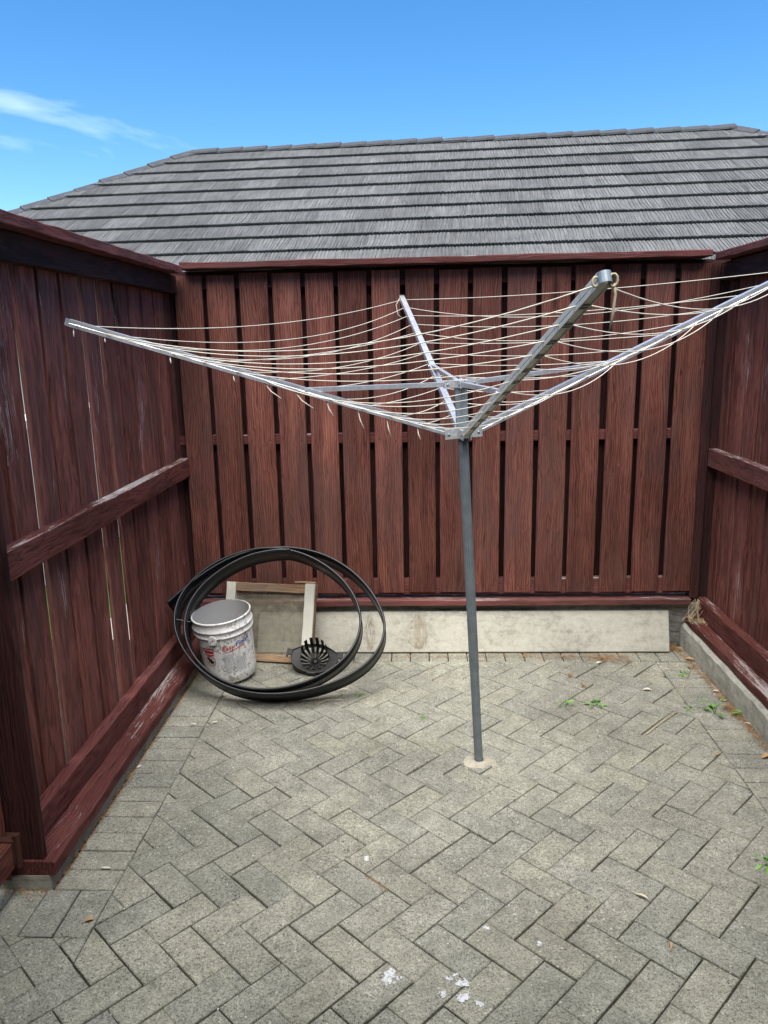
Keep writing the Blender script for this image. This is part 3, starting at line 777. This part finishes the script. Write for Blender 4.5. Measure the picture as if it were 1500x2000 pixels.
# mortar round the foot
V = []; F = []; n = 26
for r_, z_ in ((.019, .011), (.034, .010), (.048, .006), (.062, -.004)):
    for k in range(n):
        a = 2*math.pi*k/n; rr = r_*(1+ (0 if r_ < .02 else .16*math.sin(a*2+1)+.10*math.sin(a*5+2)+rnd.uniform(-.13, .13))); V.append((BASE.x+rr*math.cos(a)*1.05, BASE.y+rr*math.sin(a)-.003, z_+rnd.uniform(-.0015, .0015)))
for i in range(3):
    for k in range(n): F.append((i*n+k, i*n+(k+1) % n, (i+1)*n+(k+1) % n, (i+1)*n+k))
o = MB().add(V, F).build('mortar_patch', M['mortar'], smooth=True); tag(o, 'pale round mortar patch at the foot of the clothesline pole', 'mortar')

# ================================================================== LEANING PLANK
pk = MB(); n = 30
lean = math.atan2(.128, .20)
V = []; F = []
for i in range(n+1):
    x = -.93+2.305*i/n
    for (h, t_) in ((0, 0), (.003, -.010), (.229, -.010), (.236, -.004), (.236, .012), (0, .012)):
        y = 4.098+h*math.sin(lean)+t_*math.cos(lean); z = .0045+h*math.cos(lean)-t_*math.sin(lean)
        sk = .026*(h/.236) if i == n else 0
        if i == n and h > .2: sk -= .004
        V.append((x+sk, y+rnd.uniform(-.0006, .0006), z))
for i in range(n):
    for k in range(6): F.append((i*6+k, i*6+(k+1) % 6, (i+1)*6+(k+1) % 6, (i+1)*6+k))
F += [tuple(range(6)), tuple(n*6+k for k in reversed(range(6)))]
o = MB().add(V, F).build('plank', M['fibre']); tag(o, 'long cream fibre cement plank leaning on the foundation wall', 'plank')

# ================================================================== SCREEN FRAME
sfr = empty('screen_frame', (-.86, 3.955, 0)); tag(sfr, 'old timber framed fly screen with chipped cream paint, leaning behind the bucket', 'screen')
ang = math.atan2(.155, .405)        # lean back from vertical
SFW, SFH, SFT = .515, .432, .058
sfr.rotation_euler = (-ang, 0, math.radians(-8))
def fb(name, x, y, z, mat, axis=None, **kw):
    o = timber(name, x, y, z, mat, sfr, axis, **kw); return o
z0 = .012
fb('stile', (-SFW/2, -SFW/2+.056), (-.002, SFT), (z0+.0, z0+SFH), 'creampaint', axis=2)
fb('stile', (SFW/2-.056, SFW/2), (-.002, .014), (z0, z0+SFH+.004), 'creampaint', axis=2)
fb('stile_back', (SFW/2-.05, SFW/2), (.0145, SFT+.006), (z0, z0+SFH+.006), 'bare', axis=2)
fb('top_rail', (-SFW/2+.0565, SFW/2-.0565), (.002, SFT-.002), (z0+SFH-.050, z0+SFH-.002), 'bare2', axis=0)
fb('bottom_rail', (-SFW/2+.0565, SFW/2-.0565), (.000, SFT-.002), (z0, z0+.040), 'bare2', axis=0)
fb('corner_block', (SFW/2-.12, SFW/2-.004), (.012, SFT), (z0+SFH+.0065, z0+SFH+.016), 'bare', axis=0)
link('mesh_screen', MB().add([(-SFW/2+.05, .028, z0+.035), (SFW/2-.05, .028, z0+.035), (SFW/2-.05, .028, z0+SFH-.045), (-SFW/2+.05, .028, z0+SFH-.045)], [(0, 1, 2, 3)]).mesh('mesh_screen'), M['screen'], sfr)

# ================================================================== BUCKET
bk = empty('bucket', (-1.005, 3.800, .010)); tag(bk, 'dirty white plastic bucket with red and blue lettering inside the black coil', 'bucket')
RB, RT, HB = .131, .150, .350
def rad(z): return RB+(RT-RB)*z/HB
prof = [(.0, .004), (RB-.006, .0), (RB, .006)]+[(rad(z), z) for z in (.05, .1, .15, .2, .25, .262)]
prof += [(rad(.262)+.009, .264), (rad(.262)+.009, .270), (rad(.27)+.001, .274), (rad(.29)+.001, .294), (rad(.295)+.009, .297), (rad(.295)+.009, .303), (rad(.30)+.001, .307), (rad(.345)+.001, .342), (rad(.35)+.004, .345), (rad(.35)+.004, .351), (rad(.35)-.003, .352)]
link('body', MB().lathe(prof, 56).mesh('body', True), M['bucket'], bk)
prof = [(rad(.35)-.0028, .3518), (rad(.3)-.004, .3), (rad(.1)-.004, .1), (RB-.005, .012), (0, .011)]
link('lining', MB().lathe(prof, 48).mesh('lining', True), M['bucket_in'], bk)
def cyl(s, z, e=.0012):         # s: arc length round the front from the camera-facing meridian
    r_ = rad(z)+e; a = -math.pi/2+s/rad(.2)
    return (r_*math.cos(a), r_*math.sin(a), z)
def patch(mb, s0, s1, z0, z1, e=.0012, skew=0, n=None):
    n = n or max(1, int((s1-s0)/.012)); V = []; F = []
    for i in range(n+1):
        s_ = s0+(s1-s0)*i/n; V += [cyl(s_, z0+skew*(s_-s0), e), cyl(s_, z1+skew*(s_-s0), e)]
    for i in range(n): F.append((2*i, 2*i+2, 2*i+3, 2*i+1))
    mb.add(V, F)
def wraptext(txt, size, s0, z0, mat, name, e=.0016, shear=.25, slope=0.0, bold=.012):
    cu = bpy.data.curves.new('lettering', 'FONT'); cu.body = txt; cu.size = size; cu.shear = shear; cu.offset = bold*size; cu.resolution_u = 3
    ob = bpy.data.objects.new('lettering', cu); COL.objects.link(ob)
    dg = bpy.context.evaluated_depsgraph_get(); me = bpy.data.meshes.new_from_object(ob.evaluated_get(dg))
    bpy.data.objects.remove(ob); bpy.data.curves.remove(cu)
    b = bmesh.new(); b.from_mesh(me)
    bmesh.ops.triangulate(b, faces=b.faces)
    wmax = max(v.co.x for v in b.verts)
    for v in b.verts: v.co = Vector(cyl(s0+v.co.x, z0+v.co.y+slope*v.co.x, e))
    b.to_mesh(me); b.free(); me.materials.clear()
    link(name, me, mat, bk); return wmax
SLP = .10
w1 = wraptext('Easy', .037, .012, .192, M['red'], 'lettering', slope=SLP)
wraptext('Finish', .037, .012+w1+.002, .192+SLP*w1+.006, M['blue'], 'lettering', slope=SLP)
mb = MB(); patch(mb, .045, .135, .182, .1865, .0014, .22); link('swoosh', mb.mesh('swoosh'), M['red'], bk)
mb = MB(); z = .166
rr = random.Random(3)
patch(mb, .012, .070, .178, .1815, .0014, .1)
while z > .055:
    s_ = .012 if z < .135 else .012
    lim = .13 if z < .14 else rr.uniform(.06, .13)
    while s_ < lim:
        l_ = rr.uniform(.008, .03); patch(mb, s_, min(s_+l_, lim), z, z+.0018, .0014, .1); s_ += l_+rr.uniform(.002, .005)
    z -= .0062
link('small_print', mb.mesh('small_print'), M['ink'], bk)
for q_ in ((-.098, -.034, .190, .212), (-.090, -.034, .170, .1885), (-.150, -.134, .19, .225)):
    mb = MB(); patch(mb, *q_); link('warning_label', mb.mesh('warning_label'), M['red'], bk)
mb = MB()
for zz in (.1985, .1770):
    s_ = -.090
    while s_ < -.040: patch(mb, s_, s_+.006, zz, zz+.005, .0018, n=1); s_ += .008
link('label_print', mb.mesh('label_print'), M['white'], bk)
mb = MB()            # round pictogram: a stooping small figure in a struck-out ring
def disc(mb, c, r0, r1, e, n=28):
    V = []; F = []
    for k in range(n):
        a = 2*math.pi*k/n
        for r_ in (r0, r1): V.append(cyl(c[0]+r_*math.cos(a), c[1]+r_*math.sin(a), e))
    for k in range(n):
        q = (k+1) % n; F.append((2*k, 2*q, 2*q+1, 2*k+1))
    mb.add(V, F)
ctr = (-.062, .138); disc(mb, ctr, .0265, .0300, .0016)
V = [cyl(ctr[0]+a*.018+b*.001, ctr[1]+a*.018-b*.001, .002) for a, b in ((-1, -1), (1, -1), (1, 1), (-1, 1))]; mb.add(V, [(0, 1, 2, 3)])
link('warning_ring', mb.mesh('warning_ring'), M['red'], bk)
mb = MB(); disc(mb, (-.073, .151), .0005, .0078, .0018, 14)
for a_, b_, w_ in (((-.068, .147), (-.054, .140), .0075), ((-.054, .141), (-.048, .125), .0052), ((-.059, .142), (-.061, .124), .005), ((-.068, .145), (-.075, .130), .0036), ((-.052, .139), (-.041, .134), .0036)):
    dx, dy = b_[0]-a_[0], b_[1]-a_[1]; l_ = math.hypot(dx, dy); nx_, ny_ = -dy/l_*w_, dx/l_*w_
    mb.add([cyl(a_[0]+nx_, a_[1]+ny_, .0018), cyl(a_[0]-nx_, a_[1]-ny_, .0018), cyl(b_[0]-nx_, b_[1]-ny_, .0018), cyl(b_[0]+nx_, b_[1]+ny_, .0018)], [(0, 1, 2, 3)])
link('warning_figure', mb.mesh('warning_figure'), M['inkblack'], bk)
mb = MB(); c = Vector(cyl(-.020, .268, .004)); nn = Vector((c.x, c.y, 0)).normalized(); tn = Vector((-nn.y, nn.x, 0))
mb.sweep([c, c+nn*.012], [(tn, Vector((0, 0, 1)))]*2, [(-.016, -.026), (.016, -.026), (.020, -.016), (.020, .008), (.010, .020), (-.010, .020), (-.020, .008), (-.020, -.016)])
link('handle_lug', mb.mesh('handle_lug'), M['bucket'], bk)
mb = MB(); c2 = c+nn*.014
pts = [c2]+[Vector(cyl(-.020-.03*k, .258-.026*k, .014+.004*math.sin(k*.7))) for k in range(1, 8)]
mb.tube(pts, .0023, 6); link('handle', mb.mesh('handle', True), M['steel'], bk)
bk.rotation_euler = (math.radians(5.5), math.radians(-5.0), 0)
bk.location = (-1.005, 3.805, .021)

# ================================================================== COIL OF EDGING
TH_ = math.radians(46); n_ = Vector((0, -math.sin(TH_), math.cos(TH_))); e2 = Vector((0, math.cos(TH_), math.sin(TH_)))
WB = .122
PB = Vector((-.7, 3.475, .0)); PF = PB+n_*WB
tr = [(75, 425), (150, 350), (240, 285), (330, 215), (450, 148), (560, 112), (680, 93), (800, 92), (920, 108), (1040, 148), (1150, 215), (1250, 305), (1325, 415), (1362, 520), (1365, 590), (1340, 690), (1270, 785), (1160, 855), (1020, 912), (880, 948), (740, 968), (600, 968), (470, 945), (350, 895), (250, 820), (165, 715), (115, 610), (103, 520), (120, 430), (165, 345), (240, 262), (340, 190), (450, 140), (560, 108), (680, 92), (800, 106), (920, 146), (1030, 208), (1130, 295), (1195, 395), (1228, 500), (1222, 600), (1180, 700), (1100, 790), (980, 865), (850, 915), (720, 940), (580, 945), (450, 920), (340, 865), (250, 785), (190, 690), (166, 600), (172, 500), (205, 410), (262, 332), (348, 258), (455, 186), (565, 134), (690, 110), (800, 116)]
pl = [onplane(300+x/3, 1030+y/3, PF, n_) for x, y in tr]
# smooth resample
def cr(P, sub=6):
    out = []
    for i in range(len(P)-1):
        a, b, c, d = P[max(i-1, 0)], P[i], P[i+1], P[min(i+2, len(P)-1)]
        for s in range(sub):
            t = s/sub; out.append(.5*((2*b)+(c-a)*t+(2*a-5*b+4*c-d)*t*t+(3*b-a-3*c+d)*t**3))
    out.append(P[-1]); return out
for _ in range(2): pl = [pl[0]]+[pl[i]*.5+(pl[i-1]+pl[i+1])*.25 for i in range(1, len(pl)-1)]+[pl[-1]]
path = cr(pl)
prof = []
for c_, r_ in ((-.005, .0055), ):
    pass
# strip section: flat web with a thick bead at either edge (a: across, b: along axis)
def bead(cb, r_, start):
    return [(r_*math.cos(start+i*math.pi*2/10), cb+r_*math.sin(start+i*math.pi*2/10)) for i in range(10)]
strip = MB(); beads = MB(); beads2 = MB()
sides = []; cen = []
for i, p in enumerate(path):
    t = (path[min(i+1, len(path)-1)]-path[max(i-1, 0)]).normalized(); out = t.cross(n_).normalized()
    off = n_*(-.006+.010*i/len(path))
    cen.append(p+off); sides.append((out, n_))
strip.sweep(cen, sides, [(-.0018, -.006), (.0018, -.006), (.0018, -WB+.004), (-.0018, -WB+.004)])
beads.sweep(cen, sides, [(.0075*math.cos(a)*.9, -.006+.0080*math.sin(a)) for a in [2*math.pi*i/10 for i in range(10)]])
beads.sweep(cen, sides, [(.0052*math.cos(a), -.026+.0055*math.sin(a)) for a in [2*math.pi*i/8 for i in range(8)]])
beads2.sweep(cen, sides, [(.0045*math.cos(a), -WB+.005+.0045*math.sin(a)) for a in [2*math.pi*i/8 for i in range(8)]])
coil = empty('edging_coil', PB); tag(coil, 'loose coil of black plastic garden edging leaning around the bucket', 'coil')
for mb, nm_ in ((strip, 'strip'), (beads, 'top_bead'), (beads2, 'bottom_bead')):
    o = mb.build(nm_, M['black'], None, True); fchild(o, coil)
low = min(v[2] for v in beads2.v); coil.location.z += max(0.001-low, -.03)
tie = MB(); q = cen[int(len(cen)*.45)]
tie.tube([q-n_*.03+Vector((-.01, 0, 0)), q-n_*.035+Vector((.03, -.004, -.004)), q-n_*.04+Vector((.075, -.004, -.012))], .0014, 5)
o = tie.build('wire_tie', M['steel']); fchild(o, coil)

# ================================================================== MOP WRINGER
wr = empty('mop_wringer', (-.575, 3.86, .0)); tag(wr, 'black plastic mop wringer insert with slatted cone, beside the bucket', 'wringer')
HW, HD = .128, .098
def outline(n=36):
    P = []
    for k in range(n+1):
        a = math.pi+math.pi*k/n; P.append((HW*math.cos(a)*(1 if abs(math.cos(a)) < .95 else 1), HD*math.sin(a)))
    P += [(HW, .028), (.09, .052), (.05, .072), (0, .080), (-.05, .072), (-.09, .052), (-HW, .028)]
    return P
OUT = outline(); n = len(OUT)
RI = .076; V = []; F = []
def inner(k):
    a = math.atan2(OUT[k][1], OUT[k][0]); return (RI*math.cos(a), RI*.92*math.sin(a))
for x, y in OUT: V.append((x, y, -.052))
for x, y in OUT: V.append((x, y, .004))
for x, y in OUT: V.append((x*.965, y*.965, .004))
for x, y in OUT: V.append((x*.955, y*.955, -.003))
for k in range(n): V.append((*inner(k), -.010))
for k in range(n): V.append((*inner(k), -.014))
for x, y in OUT: V.append((x*.97, y*.97, -.052))
for a in range(5):
    for k in range(n):
        if a in (0, 5) and k >= 36: continue
        q = (k+1) % n; F.append((a*n+k, a*n+q, (a+1)*n+q, (a+1)*n+k))
link('tray', MB().add(V, F).mesh('tray'), M['black2'], wr)
NS = 15
for k in range(NS):
    a = 2*math.pi*(k+.5)/NS; d = Vector((math.cos(a), math.sin(a)*.92, 0)); tn = Vector((-math.sin(a), math.cos(a), 0))
    up = .080*max(0, math.sin(a))**.5 if math.sin(a) > .05 else 0
    pts = [d*RI+Vector((0, 0, up)), d*RI+Vector((0, 0, -.008)), d*.050+Vector((0, 0, -.035)), d*.016+Vector((0, 0, -.050))]
    ws = [.0085, .0088, .0064, .0026]
    V = []
    for p_, w_ in zip(pts, ws):
        for s_, t_ in ((-1, -.0016), (1, -.0016), (1, .0016), (-1, .0016)): V.append(p_+tn*(w_*s_)+d*t_)
    F = []
    for i in range(3):
        for q in range(4): F.append((i*4+q, i*4+(q+1) % 4, (i+1)*4+(q+1) % 4, (i+1)*4+q))
    F += [(0, 1, 2, 3), (12, 15, 14, 13)]
    link('slat', MB().add(V, F).mesh('slat'), M['black2'], wr)
mb = MB(); mb.lathe([(0, -.040), (.012, -.041), (.020, -.047), (.020, -.053), (0, -.054)], 18); link('hub', mb.mesh('hub', True), M['black2'], wr)
for sgn in (-1, 1):
    mb = MB(); x0, x1 = sorted((sgn*.124, sgn*.150)); mb.box((x0, .000, -.004), (x1, .032, .006)); xa, xb = sorted((sgn*.144, sgn*.152)); mb.box((xa, -.014, -.006), (xb, .036, .008)); link('hook', mb.mesh('hook'), M['black2'], wr)
mb = MB(); mb.box((-.020, -.104, -.034), (.020, -.097, .008)); mb.box((-.024, -.107, -.012), (.024, -.1045, .002)); link('clip', mb.mesh('clip'), M['black2'], wr)
wr.rotation_euler = (math.radians(36), math.radians(4), math.radians(-4)); wr.location = (-.572, 3.868, .079)

# ================================================================== SMALL THINGS
def leafshape(L, Wd, fold=.25, curl=.2, n=5):
    V = []; F = []
    for i in range(n+1):
        t = i/n; w = Wd*math.sin(math.pi*min(1, t*.94+.04))**.8*(1-.25*t); z = curl*L*t*(1-t)*2
        V += [(L*t, -w/2, z+fold*w/2), (L*t, 0, z), (L*t, w/2, z+fold*w/2)]
    for i in range(n):
        a = i*3; F += [(a, a+3, a+4, a+1), (a+1, a+4, a+5, a+2)]
    return V, F
def weed(x, y, size, nl, label, seed, upright=.5):
    r = random.Random(seed); root = empty('weed', (x, y, -.002)); tag(root, label, 'weed', 'weeds in the paving joints')
    st = MB()
    for k in range(nl):
        a = 2*math.pi*k/nl+r.uniform(-.5, .5); tilt = r.uniform(.15, .9)*upright; L = size*r.uniform(.45, .8); sl = size*r.uniform(.25, .6)
        h = size*r.uniform(.15, .9)*upright
        d = Vector((math.cos(a), math.sin(a), 0)); b = d*sl+Vector((0, 0, h)); st.tube([(0, 0, 0), d*sl*.5+Vector((0, 0, h*.7)), b], .0011, 5)
        V, F = leafshape(L, L*.55, .3, .2)
        link('leaf', MB().add(V, F).mesh('leaf', True, False), M['leaf'], root, b, (r.uniform(-.3, .3), -tilt+.5, a))
    link('stem', st.mesh('stem', True), M['leaf'], root)
for k, (px_, py_, sz, nl, lab, up) in enumerate([
    (1105, 1379, .030, 4, 'small upright green weed just left of the larger bushy weed', 1.2),
    (1166, 1378, .034, 8, 'low bushy green weed in the middle of the right paving', .5),
    (1396, 1394, .050, 6, 'largest leafy weed standing near the right kerb', 1.0),
    (1455, 1402, .038, 6, 'weed growing against the right kerb below the sill', 1.0),
    (1334, 1318, .026, 6, 'weed in a border joint near the back right corner', .5),
    (1346, 1386, .020, 5, 'tiny weed left of the largest leafy weed', .6),
    (703, 1360, .018, 4, 'tiny weed right of the black coil', .8),
    (828, 1404, .014, 5, 'tiny weed between the coil and the clothesline pole', .6),
    (1494, 1446, .024, 5, 'weed at the kerb base at the right edge of the picture', .6),
    (1497, 1690, .030, 6, 'dark weed cut by the right picture edge in the near paving', .5)]):
    w = gz(px_, py_); weed(w.x, w.y, sz*1.45, nl, lab, 50+k, up)
def dry(px_, py_, L, Wd, rz, mat, label, name='fallen_leaf', cat='leaf', tilt=0.0):
    w = gz(px_, py_); V, F = leafshape(L, Wd, .35, .3)
    o = MB().add(V, F).build(name, M[mat], None, True, (w.x, w.y, .004), (tilt, 0, rz), False); tag(o, label, cat, 'fallen leaves on the paving')
dry(1336, 1289, .055, .028, -.3, 'dry', 'tan dry leaf by the kerb near the back right corner')
dry(1255, 1349, .045, .022, -.1, 'pale_leaf', 'pale dry leaf on the paving right of the bushy weed')
dry(1392, 1352, .032, .018, -.2, 'chip', 'whitish leaf at the kerb behind the largest weed')
dry(1412, 1371, .026, .012, .1, 'chip', 'small whitish leaf at the kerb, nearer than the first')
dry(1452, 1414, .04, .012, -.7, 'pale_leaf', 'long pale leaf at the kerb below a weed')
dry(1488, 1482, .05, .03, .4, 'dry', 'orange brown leaf at the right picture edge')
dry(1165, 1297, .03, .018, .3, 'chip', 'pale curled leaf below the plank, right part')
dry(1350, 1308, .04, .014, 1.9, 'needle', 'dark brown seed leaf hanging by the kerb')
dry(1395, 1478, .03, .012, .5, 'dry', 'small ochre leaf on the right border pavers')
dry(1240, 1748, .045, .009, -.6, 'pale_leaf', 'thin pinkish leaf strip on the near right pavers')
dry(1310, 1858, .035, .008, 1.2, 'dry', 'short rust coloured twig leaf on the near right pavers')
dry(165, 1802, .028, .018, .4, 'dry', 'curled brown leaf on the near left border pavers')
dry(660, 1350, .06, .010, .1, 'pale_leaf', 'thin pale dry leaf under the front of the coil')
dry(930, 1292, .05, .010, .2, 'dry', 'rust coloured leaf strip under the plank by the pole')
# straw stems
def stalk(pts, r_, mat, label):
    P = [gz(a, b, c) for a, b, c in pts]; o = MB().tube(P, r_, 5).build('dry_stalk', M[mat], None, True); tag(o, label, 'stalk', 'dry stalks on the paving')
stalk([(1263, 1434, .003), (1290, 1412, .006), (1322, 1391, .004)], .0022, 'straw', 'straight straw stalk in a joint of the right paving')
stalk([(1330, 1358, .003), (1338, 1330, .004), (1356, 1296, .01)], .0013, 'straw', 'thin bent straw stalk by the back right weed')
stalk([(714, 1711, .000), (732, 1721, .001), (757, 1740, .0005)], .002, 'needle', 'rusty needle lying in a joint of the near paving')
stalk([(620, 1374, .002), (640, 1367, .01), (668, 1366, .012)], .0015, 'pale_leaf', 'curved dry twig under the front of the coil')
w = gz(616, 1360)
sh = MB(); pts = []; rs = []
for i in range(26):
    a = i*.55; rr_ = .010*math.exp(-i*.075); pts.append((rr_*math.cos(a), rr_*math.sin(a), .010+.0035*i/10)); rs.append(.0068*math.exp(-i*.075))
sh.tube(pts, rs, 8); o = sh.build('snail_shell', M['shell'], None, True, (w.x, w.y, 0.0), (.6, .3, 0)); o.location.z = .0035; tag(o, 'small brown snail shell in front of the coil', 'shell')
# white chips: cigarette-like bits on the left border
for a, b, rz, L, lab in ((207, 1697, .0, .030, 'white stub on the near left border joint'), (378, 1416, .1, .026, 'white stub on the far left border pavers'), (420, 1412, .3, .022, 'white stub right of the far left border stub'), (272, 1499, 1.0, .02, 'white crumb on the soil beside the left sill')):
    w = gz(a, b); d = Vector((math.cos(rz), math.sin(rz), 0)); o = MB().tube([w-d*L/2+Vector((0, 0, .004)), w+Vector((0, 0, .0045)), w+d*L/2+Vector((0, 0, .004))], [.0038, .0042, .0035], 7).build('white_stub', M['chip'], None, True); tag(o, lab, 'stub', 'white stubs on the left border')
# grit and needle litter (uncountable)
def litter(name, label, mat, spots, kind='needle', seed=1):
    r = random.Random(seed); mb = MB()
    for (x0, y0, x1, y1, n_l, lmin, lmax, spread) in spots:
        for _ in range(n_l):
            t = r.random(); x = x0+(x1-x0)*t+r.gauss(0, spread); y = y0+(y1-y0)*t+r.gauss(0, spread); a = r.uniform(0, 6.28); L = r.uniform(lmin, lmax)
            if kind == 'needle':
                d = Vector((math.cos(a), math.sin(a), r.uniform(-.1, .25)))*L/2; c = Vector((x, y, .003+abs(d.z)+r.uniform(0, .004)))
                q = d.cross(Vector((0, 0, 1))).normalized()*.0009
                m_ = c+Vector((0, 0, r.uniform(0, .006)))+q*r.uniform(-4, 4)
                mb.add([c-d-q, c-d+q, m_+q, m_-q, c+d+q, c+d-q], [(0, 1, 2, 3), (3, 2, 4, 5)])
            else:
                s_ = L/2; z_ = s_*.8
                V = [(x+s_*math.cos(a+k*1.57)*r.uniform(.6, 1.1), y+s_*math.sin(a+k*1.57)*r.uniform(.6, 1.1), 0.0) for k in range(4)]+[(x+s_*.3*r.uniform(-1, 1), y+s_*.3*r.uniform(-1, 1), z_)]
                mb.add(V, [(0, 1, 4), (1, 2, 4), (2, 3, 4), (3, 0, 4)])
    o = mb.build(name, M[mat], fix=False); tag(o, label, 'litter', kind='stuff')
litter('needle_litter', 'brown needle litter along the kerb, plank and sill', 'needle', [
    (1.44, 4.14, 1.462, 3.05, 330, .01, .05, .010), (1.43, 4.13, 1.40, 4.18, 150, .01, .05, .02), (.55, 4.04, 1.15, 4.05, 120, .012, .06, .016), (-.1, 4.05, .6, 4.05, 90, .012, .05, .012),
    (.95, 4.02, 1.12, 3.99, 90, .015, .07, .022), (-1.196, 2.2, -1.196, 3.9, 260, .006, .03, .006), (1.467, 3.3, 1.466, 2.6, 90, .01, .04, .007), (1.43, 3.45, 1.45, 3.35, 70, .01, .04, .012)])
litter('fine_grit', 'fine soil and leaf crumbs along the foot of the fences', 'needle', [
    (1.455, 4.15, 1.465, 2.6, 420, .003, .010, .008), (-1.197, 2.15, -1.197, 4.0, 420, .003, .010, .006), (-.4, 4.05, 1.35, 4.06, 260, .003, .009, .008), (-1.35, 2.14, -1.22, 2.14, 70, .003, .012, .01)], 'grit', 2)
litter('pale_crumbs', 'pale stone crumbs scattered over the paving', 'chip', [(-1.1, 1.6, 1.2, 3.9, 150, .003, .008, .45), (-.6, 1.6, .8, 2.0, 60, .003, .007, .25), (1.2, 3.9, 1.35, 4.0, 20, .004, .01, .05)], 'grit', 3)
litter('corner_straw', 'dry grass strands caught in the back right corner', 'straw', [(1.50, 4.15, 1.56, 4.12, 60, .02, .07, .02)], 'needle', 4)
bpy.data.objects['corner_straw'].location.z = .168
hs_ = MB(); r = random.Random(8)
for _ in range(15):
    x = 1.545+r.gauss(0, .012); p0 = Vector((x, 4.19+r.uniform(-.01, .02), .278)); p1 = Vector((x+r.gauss(-.02, .02), 4.16+r.uniform(-.01, .01), .24)); p2 = Vector((x+r.gauss(-.035, .03), 4.13+r.gauss(0, .012), .176+r.uniform(0, .02)))
    hs_.tube([p0, p1, p2], .0009, 4)
o = hs_.build('hanging_straw', M['straw']); tag(o, 'tuft of dry grass hanging from the back sill at the right corner', 'grass', kind='stuff')
# dried rootlets on the plank
for nm_, cx0, cnt, lab in (('dried_roots', 820, 34, 'brown dried rootlets clinging to the middle of the plank'), ('dried_roots', 722, 16, 'faint dried rootlets on the plank behind the coil')):
    mb = MB(); r = random.Random(cx0); pn = Vector((0, -math.cos(lean), math.sin(lean))); pp = Vector((0, 4.098, .0045))+pn*.0118
    for _ in range(cnt):
        x0 = cx0+r.gauss(0, 5); y0 = r.uniform(1198, 1215); sw = r.gauss(0, 10); P = []
        for i in range(8):
            t = i/7; P.append(onplane(x0+sw*math.sin(math.pi*t)+r.gauss(0, .8), y0+(1270-y0)*t*r.uniform(.9, 1), pp, pn))
        mb.tube(P, .0006, 4)
    o = mb.build(nm_, M['root']); tag(o, lab, 'roots')
# dry tufts on the paving
for a, b, lab in ((1113, 1323, 'small grey dry tuft on the paving below the plank'), (1138, 1342, 'flattened dry tuft right of the small grey tuft')):
    mb = MB(); r = random.Random(a); w = gz(a, b)
    for _ in range(28):
        d = Vector((r.gauss(0, .013), r.gauss(0, .013), abs(r.gauss(0, .008)))); mb.tube([w+Vector((0, 0, .002)), w+d*.6+Vector((0, 0, .010)), w+d+Vector((0, 0, .003))], .0008, 4)
    o = mb.build('dry_tuft', M['needle']); tag(o, lab, 'tuft', 'dry tufts on the paving')
# spilt paint marks lying on the pavers
def splash(px_, py_, r0, lab, seed):
    r = random.Random(seed); w = gz(px_, py_); mb = MB()
    def blob(cx0, cy0, R):
        n = 18; V = [(cx0, cy0, .0022)]; k1, k2 = r.uniform(0, 6), r.uniform(0, 6)
        for k in range(n):
            a = 2*math.pi*k/n; q = R*(1+.3*math.sin(2*a+k1)+.22*math.sin(5*a+k2)+r.uniform(-.2, .2)); V.append((cx0+q*math.cos(a), cy0+q*math.sin(a), .0014))
        mb.add(V, [(0, 1+k, 1+(k+1) % n) for k in range(n)])
    blob(0, 0, r0)
    for _ in range(7):
        a = r.uniform(0, 6.28); d = r0*r.uniform(1.1, 1.7); blob(d*math.cos(a), d*math.sin(a), r0*r.uniform(.08, .25))
    o = mb.build('paint_splash', M['paint'], None, False, (w.x, w.y, 0), None, False); o.location.z = .0008; tag(o, lab, 'paint mark', 'white paint marks on the near pavers')
for k, (a, b, r_, lab) in enumerate([(760, 1908, .016, 'largest white paint mark at the bottom centre'), (903, 1922, .011, 'white paint mark among the cluster right of the largest, upper one'), (905, 1950, .011, 'white paint mark, lowest of the bottom cluster'), (877, 1912, .006, 'small white paint dot left in the bottom cluster'), (866, 1943, .007, 'white paint smear, leftmost of the bottom cluster'), (937, 1962, .007, 'white paint dot, rightmost of the bottom cluster'), (950, 1813, .006, 'round white paint dot above the bottom cluster'), (716, 1677, .008, 'small white paint mark on the middle pavers'), (1054, 1843, .006, 'faint white dot on the near right pavers'), (890, 1905, .005, 'tiny white paint fleck above the bottom cluster')]):
    splash(a, b, r_*1.3, lab, 70+k)
